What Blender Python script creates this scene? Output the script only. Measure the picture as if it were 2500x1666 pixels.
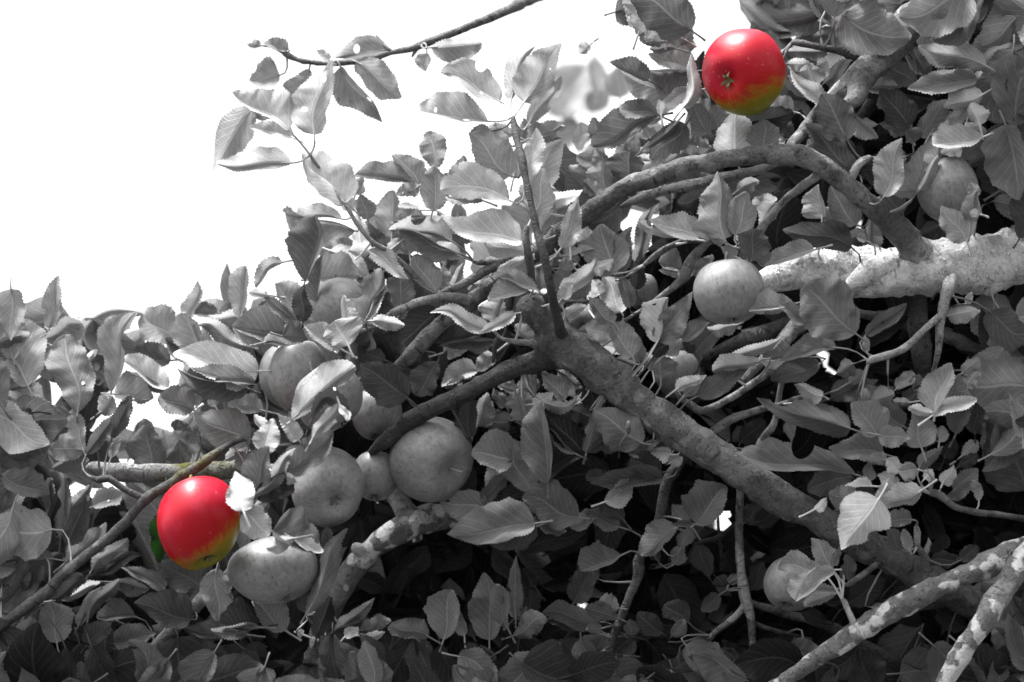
import bpy, math, random
from mathutils import Vector, Matrix, noise as mnoise
R = math.radians
random.seed(7)
for o in list(bpy.data.objects): bpy.data.objects.remove(o)
S = bpy.context.scene
COL = S.collection

# ------------------------------------------------------------------ camera
D0, WIDTH = 2.0, 0.85                 # metres to the main fork, metres across the frame there
PITCH = R(22)
CAM = Vector((0, 0, 1.6))
FWD = Vector((0, math.cos(PITCH), math.sin(PITCH)))
UPV = Vector((0, -math.sin(PITCH), math.cos(PITCH)))
RGT = Vector((1, 0, 0))
cd = bpy.data.cameras.new('camera'); cam = bpy.data.objects.new('camera', cd); COL.objects.link(cam)
cam.location = CAM; cam.rotation_euler = (R(90) + PITCH, 0, 0)
cd.sensor_width = 36; cd.lens = 36 * D0 / WIDTH; cd.clip_start = 0.05; cd.clip_end = 2000
cd.dof.use_dof = True; cd.dof.focus_distance = D0 - 0.02; cd.dof.aperture_fstop = 4.0
S.camera = cam

# ------------------------------------------------------------------ sky and sun (bright white overcast, light from above left)
SUN_EL, SUN_AZ = R(68), R(55)         # azimuth: behind the camera, turned to its left
sdir = Vector((-math.sin(SUN_AZ) * math.cos(SUN_EL), -math.cos(SUN_AZ) * math.cos(SUN_EL), math.sin(SUN_EL)))
w = bpy.data.worlds.new('World'); S.world = w; w.use_nodes = True
nt = w.node_tree; nt.nodes.clear()
sky = nt.nodes.new('ShaderNodeTexSky'); sky.sky_type = 'NISHITA'; sky.sun_disc = False
sky.sun_elevation = SUN_EL; sky.sun_rotation = math.atan2(sdir.x, sdir.y)
sky.dust_density = 5.0; sky.air_density = 1.0; sky.ozone_density = 1.0
bw = nt.nodes.new('ShaderNodeRGBToBW'); bg = nt.nodes.new('ShaderNodeBackground'); wo = nt.nodes.new('ShaderNodeOutputWorld')
bg.inputs['Strength'].default_value = 0.083
nt.links.new(sky.outputs[0], bw.inputs[0]); nt.links.new(bw.outputs[0], bg.inputs['Color']); nt.links.new(bg.outputs[0], wo.inputs[0])
sl = bpy.data.lights.new('sun', 'SUN'); sun = bpy.data.objects.new('sun', sl); COL.objects.link(sun)
sl.energy = 1.5; sl.angle = R(12); sl.color = (1, 1, 1)
sun.rotation_euler = (-sdir).to_track_quat('-Z', 'Y').to_euler()
sun.location = sdir * 20
S.view_settings.view_transform = 'Standard'; S.view_settings.look = 'None'
S.view_settings.exposure = 3.1; S.view_settings.gamma = 1.0; S.view_settings.use_curve_mapping = False
S.cycles.max_bounces = 8; S.cycles.transparent_max_bounces = 8

# ------------------------------------------------------------------ from a picture point and a distance to a place
K = WIDTH / 2500.0
def P(px, py, d=0.0):
    if d >= 14: d = 14 + (d - 14) * 6
    D = D0 + d / 100.0
    s = K * D / D0
    return CAM + RGT * ((px - 1250) * s) + UPV * ((833 - py) * s) + FWD * D

# ------------------------------------------------------------------ materials
def mat(name):
    m = bpy.data.materials.new(name); m.use_nodes = True
    n = m.node_tree; n.nodes.clear()
    out = n.nodes.new('ShaderNodeOutputMaterial')
    return m, n, out
class N:
    def __init__(s, t): s.t = t
    def add(s, typ, **kw):
        x = s.t.nodes.new(typ)
        for k, v in kw.items(): setattr(x, k, v)
        return x
    def link(s, a, b): s.t.links.new(a, b)
    def math(s, op, a, b=None, c=None, clamp=False):
        x = s.t.nodes.new('ShaderNodeMath'); x.operation = op; x.use_clamp = clamp
        for i, v in enumerate((a, b, c)):
            if v is None: continue
            if isinstance(v, (int, float)): x.inputs[i].default_value = v
            else: s.t.links.new(v, x.inputs[i])
        return x.outputs[0]
    def ramp(s, v, lo, hi, a=0.0, b=1.0):
        x = s.t.nodes.new('ShaderNodeMapRange'); x.interpolation_type = 'SMOOTHSTEP'
        s.t.links.new(v, x.inputs[0])
        for i, q in zip((1, 2, 3, 4), (lo, hi, a, b)): x.inputs[i].default_value = q
        return x.outputs[0]
    def attr(s, name):
        x = s.t.nodes.new('ShaderNodeAttribute'); x.attribute_name = name
        return x.outputs['Fac']
    def noise(s, vec, scale, detail=3, rough=0.55):
        x = s.t.nodes.new('ShaderNodeTexNoise'); x.inputs['Scale'].default_value = scale
        x.inputs['Detail'].default_value = detail; x.inputs['Roughness'].default_value = rough
        if vec is not None: s.t.links.new(vec, x.inputs['Vector'])
        return x.outputs['Fac']
    def mixc(s, f, a, b):
        x = s.t.nodes.new('ShaderNodeMix'); x.data_type = 'RGBA'
        if isinstance(f, (int, float)): x.inputs[0].default_value = f
        else: s.t.links.new(f, x.inputs[0])
        for i, v in ((6, a), (7, b)):
            if isinstance(v, tuple): x.inputs[i].default_value = (*v, 1)
            else: s.t.links.new(v, x.inputs[i])
        return x.outputs[2]
    def grey(s, v):
        x = s.t.nodes.new('ShaderNodeCombineColor')
        for i in range(3): s.t.links.new(v, x.inputs[i])
        return x.outputs[0]

def leaf_material():
    m, t, out = mat('leaf'); n = N(t)
    uv = n.add('ShaderNodeUVMap').outputs[0]
    sep = n.add('ShaderNodeSeparateXYZ'); n.link(uv, sep.inputs[0])
    u, v = sep.outputs[0], sep.outputs[1]
    tc = n.add('ShaderNodeTexCoord')
    a = n.math('ABSOLUTE', n.math('SUBTRACT', u, 0.5))            # 0 midrib .. 0.5 margin
    wob = n.math('MULTIPLY', n.math('SUBTRACT', n.noise(tc.outputs['Object'], 60, 2), 0.5), 0.35)
    # side veins run forward to the margin
    ph = n.math('ADD', n.math('SUBTRACT', n.math('MULTIPLY', v, 8.0), n.math('MULTIPLY', n.math('POWER', a, 0.8), 5.0)), wob)
    fr = n.math('ABSOLUTE', n.math('SUBTRACT', n.math('FRACT', ph), 0.5))
    side = n.math('MULTIPLY', n.ramp(fr, 0.0, 0.085, 1.0, 0.0), n.ramp(a, 0.38, 0.5, 1.0, 0.0))
    rib = n.ramp(a, 0.012, 0.03, 1.0, 0.0)
    vein = n.math('MAXIMUM', n.math('MULTIPLY', side, 0.9), rib, clamp=True)
    vo = n.add('ShaderNodeTexVoronoi', feature='DISTANCE_TO_EDGE'); vo.inputs['Scale'].default_value = 700
    n.link(tc.outputs['Object'], vo.inputs['Vector'])
    net = n.ramp(vo.outputs['Distance'], 0.0, 0.15, 1.0, 0.0)
    tone = n.attr('tone')
    n1 = n.noise(tc.outputs['Object'], 45, 4, 0.65); n2 = n.noise(tc.outputs['Object'], 900, 2)
    f = n.math('ADD', n.math('MULTIPLY', n1, 1.2), n.math('MULTIPLY', n2, 0.5))
    f = n.math('ADD', f, 0.15)                                      # ~1
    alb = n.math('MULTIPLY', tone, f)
    sp = n.add('ShaderNodeTexVoronoi'); sp.inputs['Scale'].default_value = 75; n.link(tc.outputs['Object'], sp.inputs['Vector'])
    spot = n.math('MULTIPLY', n.ramp(sp.outputs['Distance'], 0.05, 0.13, 1.0, 0.0), n.ramp(n.noise(tc.outputs['Object'], 30, 1), 0.55, 0.62))
    alb = n.math('MULTIPLY', alb, n.math('SUBTRACT', 1.0, n.math('MULTIPLY', spot, 0.45)))
    alb = n.math('ADD', alb, n.math('MULTIPLY', vein, n.math('ADD', n.math('MULTIPLY', tone, 0.5), 0.024)))
    alb = n.math('ADD', alb, n.math('MULTIPLY', net, n.math('MULTIPLY', tone, 0.10)))
    hue = n.attr('hue')
    c = n.mixc(hue, n.grey(alb), (0.012, 0.05, 0.006))
    bm = n.add('ShaderNodeBump'); bm.inputs['Strength'].default_value = 0.5; bm.inputs['Distance'].default_value = 0.0012
    h = n.math('SUBTRACT', n.math('MULTIPLY', n1, 0.6), n.math('ADD', n.math('MULTIPLY', vein, 0.8), n.math('MULTIPLY', net, 0.25)))
    n.link(h, bm.inputs['Height'])
    p = n.add('ShaderNodeBsdfPrincipled'); p.inputs['Roughness'].default_value = 0.62
    p.inputs['Specular IOR Level'].default_value = 0.22
    n.link(c, p.inputs['Base Color']); n.link(bm.outputs[0], p.inputs['Normal'])
    tr = n.add('ShaderNodeBsdfTranslucent'); n.link(c, tr.inputs['Color'])
    mx = n.add('ShaderNodeMixShader'); mx.inputs[0].default_value = 0.33
    n.link(p.outputs[0], mx.inputs[1]); n.link(tr.outputs[0], mx.inputs[2]); n.link(mx.outputs[0], out.inputs[0])
    return m

def bark_material():
    m, t, out = mat('bark'); n = N(t)
    tc = n.add('ShaderNodeTexCoord'); ob = tc.outputs['Object']
    uv = n.add('ShaderNodeUVMap').outputs[0]                       # x round the branch, y along it, metres
    bark, lich, moss = n.attr('bark'), n.attr('lichen'), n.attr('moss')
    n1 = n.noise(ob, 55, 5, 0.65); n2 = n.noise(ob, 320, 4, 0.7); n3 = n.noise(ob, 14, 3)
    f = n.math('ADD', n.math('MULTIPLY', n1, 0.9), n.math('MULTIPLY', n2, 0.9))
    f = n.math('ADD', n.math('MULTIPLY', n.math('SUBTRACT', f, 0.9), 2.0), 1.0)
    f = n.math('MAXIMUM', f, 0.2)
    alb = n.math('MULTIPLY', n.math('MULTIPLY', bark, 0.62), f)
    n4 = n.noise(ob, 150, 3, 0.7); fleck = n.math('MULTIPLY', n.ramp(n4, 0.56, 0.64), n.ramp(n3, 0.35, 0.6, 0.35, 1.0))
    alb = n.math('MULTIPLY', alb, n.math('SUBTRACT', 1.0, n.math('MULTIPLY', fleck, 0.65)))
    # lenticels: short pale bars lying across the branch
    mp = n.add('ShaderNodeMapping'); mp.inputs['Scale'].default_value = (110, 330, 1); n.link(uv, mp.inputs[0])
    vo = n.add('ShaderNodeTexVoronoi', voronoi_dimensions='2D'); vo.inputs['Scale'].default_value = 1.0; n.link(mp.outputs[0], vo.inputs['Vector'])
    len_ = n.math('MULTIPLY', n.ramp(vo.outputs['Distance'], 0.12, 0.26, 1.0, 0.0), n.ramp(n.noise(ob, 90, 2), 0.50, 0.6))
    alb = n.math('ADD', alb, n.math('MULTIPLY', len_, n.math('MULTIPLY', bark, 0.5)))
    # cracks round the branch
    mp2 = n.add('ShaderNodeMapping'); mp2.inputs['Scale'].default_value = (18, 160, 1); n.link(uv, mp2.inputs[0])
    cr = n.noise(mp2.outputs[0], 1.0, 4, 0.6)
    crack = n.math('MULTIPLY', n.ramp(cr, 0.60, 0.70), n.ramp(n1, 0.45, 0.6))
    alb = n.math('MULTIPLY', alb, n.math('SUBTRACT', 1.0, n.math('MULTIPLY', crack, 0.7)))
    # crusty lichen: round pale plates
    vl = n.add('ShaderNodeTexVoronoi', feature='SMOOTH_F1'); vl.inputs['Scale'].default_value = 75; n.link(ob, vl.inputs['Vector'])
    lm = n.math('SUBTRACT', n.math('ADD', n.math('MULTIPLY', n3, 0.9), n.math('MULTIPLY', n1, 0.5)), n.math('MULTIPLY', vl.outputs['Distance'], 0.55))
    lmask = n.math('MULTIPLY', n.ramp(lm, 0.49, 0.55), lich, clamp=True)
    lcol = n.math('ADD', n.math('MULTIPLY', n2, 0.3), 0.22)
    alb = n.math('ADD', n.math('MULTIPLY', alb, n.math('SUBTRACT', 1.0, lmask)), n.math('MULTIPLY', lcol, lmask))
    c = n.mixc(n.math('MULTIPLY', moss, n.ramp(n1, 0.35, 0.6)), n.grey(alb), (0.045, 0.042, 0.003))
    bm = n.add('ShaderNodeBump'); bm.inputs['Strength'].default_value = 1.0; bm.inputs['Distance'].default_value = 0.003
    h = n.math('ADD', n.math('ADD', n.math('MULTIPLY', n1, 1.0), n.math('MULTIPLY', n2, 0.5)),
               n.math('SUBTRACT', n.math('ADD', n.math('MULTIPLY', lmask, 0.5), n.math('MULTIPLY', len_, 0.6)), n.math('MULTIPLY', crack, 0.8)))
    n.link(h, bm.inputs['Height'])
    p = n.add('ShaderNodeBsdfPrincipled'); p.inputs['Roughness'].default_value = 0.8; p.inputs['Specular IOR Level'].default_value = 0.2
    n.link(c, p.inputs['Base Color']); n.link(bm.outputs[0], p.inputs['Normal']); n.link(p.outputs[0], out.inputs[0])
    return m

def stripes(n):
    """streaks that run from stalk to calyx: noise over the angle round the apple's axis"""
    tc = n.add('ShaderNodeTexCoord'); ob = tc.outputs['Object']
    sp = n.add('ShaderNodeSeparateXYZ'); n.link(ob, sp.inputs[0])
    nv = n.add('ShaderNodeVectorMath', operation='NORMALIZE'); n.link(ob, nv.inputs[0])
    s2 = n.add('ShaderNodeSeparateXYZ'); n.link(nv.outputs[0], s2.inputs[0])
    ang = n.math('ARCTAN2', sp.outputs[1], sp.outputs[0])
    cb = n.add('ShaderNodeCombineXYZ')
    n.link(n.math('MULTIPLY', n.math('COSINE', ang), 7.0), cb.inputs[0]); n.link(n.math('MULTIPLY', n.math('SINE', ang), 7.0), cb.inputs[1])
    n.link(n.math('MULTIPLY', s2.outputs[2], 3.4), cb.inputs[2])
    return ob, nv.outputs[0], s2.outputs[2], cb.outputs[0]

def apple_grey_material():
    m, t, out = mat('apple_skin_grey'); n = N(t)
    ob, nrm, z, st = stripes(n)
    oi = n.add('ShaderNodeObjectInfo')
    s1 = n.noise(st, 1.3, 4, 0.6); s2 = n.noise(st, 3.2, 2, 0.6); s3 = n.noise(ob, 40, 3)
    streak = n.math('MULTIPLY', n.ramp(s1, 0.48, 0.68), n.ramp(s2, 0.42, 0.62))
    base = n.math('ADD', 0.145, n.math('MULTIPLY', n.math('SUBTRACT', s3, 0.5), 0.12))
    base = n.math('ADD', base, n.math('MULTIPLY', n.math('SUBTRACT', oi.outputs['Random'], 0.5), 0.03))
    alb = n.math('MULTIPLY', base, n.math('SUBTRACT', 1.0, n.math('MULTIPLY', streak, 0.55)))
    alb = n.math('MULTIPLY', alb, n.ramp(n.noise(ob, 230, 3), 0.3, 0.7, 0.84, 1.14))
    vo = n.add('ShaderNodeTexVoronoi'); vo.inputs['Scale'].default_value = 190; n.link(ob, vo.inputs['Vector'])
    alb = n.math('MULTIPLY', alb, n.math('SUBTRACT', 1.0, n.math('MULTIPLY', n.math('MULTIPLY', n.ramp(vo.outputs['Distance'], 0.08, 0.2, 1.0, 0.0), n.ramp(n.noise(ob, 50, 1), 0.48, 0.58)), 0.4)))
    p = n.add('ShaderNodeBsdfPrincipled'); p.inputs['Roughness'].default_value = 0.46; p.inputs['Specular IOR Level'].default_value = 0.4
    bm = n.add('ShaderNodeBump'); bm.inputs['Strength'].default_value = 0.15; bm.inputs['Distance'].default_value = 0.001
    n.link(n.noise(ob, 180, 3), bm.inputs['Height']); n.link(bm.outputs[0], p.inputs['Normal'])
    n.link(n.grey(alb), p.inputs['Base Color']); n.link(p.outputs[0], out.inputs[0])
    return m

def apple_red_material(name, blush, lo, hi):
    """red where the fruit had sun while ripening, through orange to yellow green on its shaded cheek"""
    m, t, out = mat(name); n = N(t)
    ob, nrm, z, st = stripes(n)
    dt = n.add('ShaderNodeVectorMath', operation='DOT_PRODUCT'); n.link(nrm, dt.inputs[0]); dt.inputs[1].default_value = blush
    s1 = n.noise(st, 1.2, 4, 0.65); s2 = n.noise(st, 2.6, 3, 0.6); s3 = n.noise(ob, 45, 4, 0.65)
    g = n.math('ADD', dt.outputs['Value'], n.math('MULTIPLY', n.math('SUBTRACT', s1, 0.5), 0.7))
    g = n.math('ADD', g, n.math('MULTIPLY', n.math('SUBTRACT', s3, 0.5), 0.55))
    cr = n.add('ShaderNodeValToRGB'); n.link(n.ramp(g, lo, hi), cr.inputs[0])
    e = cr.color_ramp.elements
    e[0].position = 0.0; e[0].color = (0.11, 0.12, 0.0012, 1)
    e[1].position = 1.0; e[1].color = (0.25, 0.0008, 0.009, 1)
    for pos, c in ((0.22, (0.18, 0.115, 0.002, 1)), (0.45, (0.24, 0.05, 0.002, 1)), (0.68, (0.25, 0.002, 0.002, 1))):
        x = e.new(pos); x.color = c
    spot = n.math('MULTIPLY', n.ramp(s2, 0.62, 0.70), n.ramp(g, lo, hi, 0.55, 0.0))
    c = n.mixc(spot, cr.outputs[0], (0.09, 0.03, 0.005))
    bloom = n.math('MULTIPLY', n.ramp(n.noise(ob, 26, 4, 0.6), 0.42, 0.68), n.ramp(g, -0.1, 0.9, 0.0, 0.38))
    c = n.mixc(bloom, c, (0.36, 0.035, 0.075))
    fine = n.math('MULTIPLY', n.ramp(n.noise(st, 4.0, 4, 0.75), 0.48, 0.66), 0.5)
    c = n.mixc(fine, c, (0.20, 0.004, 0.006))
    vo = n.add('ShaderNodeTexVoronoi'); vo.inputs['Scale'].default_value = 170; n.link(ob, vo.inputs['Vector'])
    dots = n.math('MULTIPLY', n.ramp(vo.outputs['Distance'], 0.09, 0.20, 1.0, 0.0), n.ramp(n.noise(ob, 60, 1), 0.46, 0.54))
    c = n.mixc(n.math('MULTIPLY', dots, 0.8), c, (0.38, 0.07, 0.05))
    p = n.add('ShaderNodeBsdfPrincipled'); p.inputs['Roughness'].default_value = 0.38; p.inputs['Specular IOR Level'].default_value = 0.2
    bm = n.add('ShaderNodeBump'); bm.inputs['Strength'].default_value = 0.12; bm.inputs['Distance'].default_value = 0.001
    n.link(n.noise(ob, 150, 3), bm.inputs['Height']); n.link(bm.outputs[0], p.inputs['Normal'])
    n.link(c, p.inputs['Base Color']); n.link(p.outputs[0], out.inputs[0])
    return m

def plain(name, alb, sc=200, rough=0.8, col=None):
    m, t, out = mat(name); n = N(t)
    tc = n.add('ShaderNodeTexCoord')
    f = n.noise(tc.outputs['Object'], sc, 4)
    p = n.add('ShaderNodeBsdfPrincipled'); p.inputs['Roughness'].default_value = rough
    if col: c = n.mixc(f, tuple(x * 0.6 for x in col), tuple(x * 1.4 for x in col))
    else: c = n.grey(n.math('MULTIPLY', n.math('ADD', f, 0.5), alb))
    n.link(c, p.inputs['Base Color']); n.link(p.outputs[0], out.inputs[0])
    return m

M_LEAF, M_BARK, M_APPLE = leaf_material(), bark_material(), apple_grey_material()
M_STALK, M_CALYX = plain('stalk', 0.12), plain('calyx', 0.07)
M_STALKC, M_CALYXC = plain('stalk_brown', 0.1, col=(0.10, 0.085, 0.02)), plain('calyx_brown', 0.1, col=(0.09, 0.075, 0.03))
M_GRASS = plain('grass', 0.04, 6)

# ------------------------------------------------------------------ object helpers
def make(name, verts, faces, material, uvs=None, attrs=None, smooth=True, origin=None):
    me = bpy.data.meshes.new(name)
    if origin is not None: verts = [v - origin for v in verts]
    me.from_pydata([tuple(v) for v in verts], [], faces)
    if uvs is not None:
        l = me.uv_layers.new(name='UVMap')
        flat = []
        for f in faces:
            for i in f: flat.extend(uvs[i])
        l.data.foreach_set('uv', flat)
    for k, val in (attrs or {}).items():
        at = me.attributes.new(k, 'FLOAT', 'POINT')
        at.data.foreach_set('value', val if isinstance(val, list) else [val] * len(verts))
    me.materials.append(material)
    if smooth: me.polygons.foreach_set('use_smooth', [True] * len(me.polygons))
    me.update()
    o = bpy.data.objects.new(name, me); COL.objects.link(o)
    if origin is not None: o.location = origin
    return o
def child(o, parent):
    o.parent = parent; o.matrix_parent_inverse = Matrix.Translation(-parent.location)

# ------------------------------------------------------------------ the ground under the tree
gv, gf = [], []
for i, r in enumerate((0, 3, 8, 20, 60, 200, 900)):
    for k in range(32):
        a = k / 32 * 2 * math.pi
        x, y = r * math.cos(a), r * math.sin(a)
        gv.append(Vector((x, y, 0.12 * mnoise.noise((x * 0.15, y * 0.15, 3)) - 0.1)))
for i in range(6):
    for k in range(32):
        a, b = i * 32 + k, i * 32 + (k + 1) % 32
        gf.append((a, b, b + 32, a + 32))
g = make('ground', gv, gf, M_GRASS); g['kind'] = 'structure'

# ------------------------------------------------------------------ the tree: trunk and branches
TR = P(3350, 833, 25); TX, TY = TR.x, TR.y
tree = bpy.data.objects.new('apple_tree', None); COL.objects.link(tree); tree.location = (TX, TY, 0)
tree.empty_display_size = 0.2
tree['label'] = 'old apple tree with arching grey lichened branches and dense toothed leaves'
tree['category'] = 'apple tree'

CENTRE = []            # points on all branch axes, for leaf stalks
def catmull(pts, step):
    q = [pts[0]] + pts + [pts[-1]]
    out = []
    for i in range(1, len(q) - 2):
        p0, p1, p2, p3 = q[i - 1], q[i], q[i + 1], q[i + 2]
        n = max(2, int((p2[0] - p1[0]).length / step))
        for k in range(n):
            t = k / n
            f = lambda a, b, c, d: 0.5 * ((2 * b) + (c - a) * t + (2 * a - 5 * b + 4 * c - d) * t * t + (3 * b - a - 3 * c + d) * t ** 3)
            out.append(tuple(f(p0[j], p1[j], p2[j], p3[j]) for j in range(len(p1))))
    out.append(pts[-1])
    return out
def tube(name, pts, bark=0.16, lichen=0.0, sides=18, step=0.006, rough=0.10, knots=(), record=True, seed=0, material=None):
    """pts: (Vector, radius, moss)"""
    ring = catmull([(p[0], p[1], p[2] if len(p) > 2 else 0.0, p[3] if len(p) > 3 and p[3] is not None else bark) for p in pts], step)
    verts, faces, uvs, moss, brk = [], [], [], [], []
    ref = None; L = 0.0
    for i, (c, r, mo, bk) in enumerate(ring):
        a = ring[max(0, i - 1)][0]; b = ring[min(len(ring) - 1, i + 1)][0]
        t = (b - a).normalized()
        if ref is None: ref = t.orthogonal().normalized()
        ref = (ref - t * ref.dot(t)).normalized(); bi = t.cross(ref)
        if i: L += (c - ring[i - 1][0]).length
        r = max(r, 0.0006)
        if record and i % 2 == 0: CENTRE.append((c, r))
        for k in range(sides + 1):
            an = k / sides * 2 * math.pi
            dr = ref * math.cos(an) + bi * math.sin(an)
            p = c + dr * r
            s = 1 + rough * 1.6 * mnoise.noise(p * 28 + Vector((seed, 0, 0))) + rough * 1.3 * mnoise.noise(p * 110) + rough * 0.7 * mnoise.noise(p * 330)
            for kc, kr, kh in knots:
                dd = (p - kc).length / kr
                if dd < 2.2: s += kh * math.exp(-dd * dd * 1.4)
            verts.append(c + dr * r * s); uvs.append((k / sides * 2 * math.pi * r, L)); moss.append(max(0.0, mo)); brk.append(max(0.02, bk))
    m = sides + 1
    for i in range(len(ring) - 1):
        for k in range(sides):
            a = i * m + k
            faces.append((a, a + 1, a + m + 1, a + m))
    for end, s in ((0, -1), (len(ring) - 1, 1)):
        c, r, mo, bk = ring[end]
        a = ring[max(0, end - 1)][0]; b = ring[min(len(ring) - 1, end + 1)][0]
        t = (b - a).normalized() * s
        verts.append(c + t * r * 0.55); uvs.append((0, L)); moss.append(max(0.0, mo)); brk.append(max(0.02, bk)); v = len(verts) - 1
        for k in range(sides):
            q = (end * m + k, end * m + k + 1)
            faces.append((q[1], q[0], v) if s < 0 else (q[0], q[1], v))
    return make(name, verts, faces, material or M_BARK, uvs, {'bark': brk, 'lichen': lichen, 'moss': moss})
def trunk_at(py):
    z = P(3350, py, 25).z
    return Vector((TX, TY, z))
tp = [(Vector((TX + 0.02, TY, -0.15)), 0.17), (Vector((TX, TY, 0.12)), 0.135), (Vector((TX - 0.01, TY, 0.7)), 0.115),
      (Vector((TX, TY, 1.5)), 0.105), (Vector((TX + 0.01, TY + 0.02, 2.2)), 0.10), (Vector((TX + 0.03, TY, 2.8)), 0.075), (Vector((TX + 0.05, TY + 0.03, 3.5)), 0.04), (Vector((TX + 0.1, TY + 0.05, 4.0)), 0.01)]
o = tube('trunk', tp, 0.13, 0.3, 24, 0.03, 0.12, record=False); child(o, tree)

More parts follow.
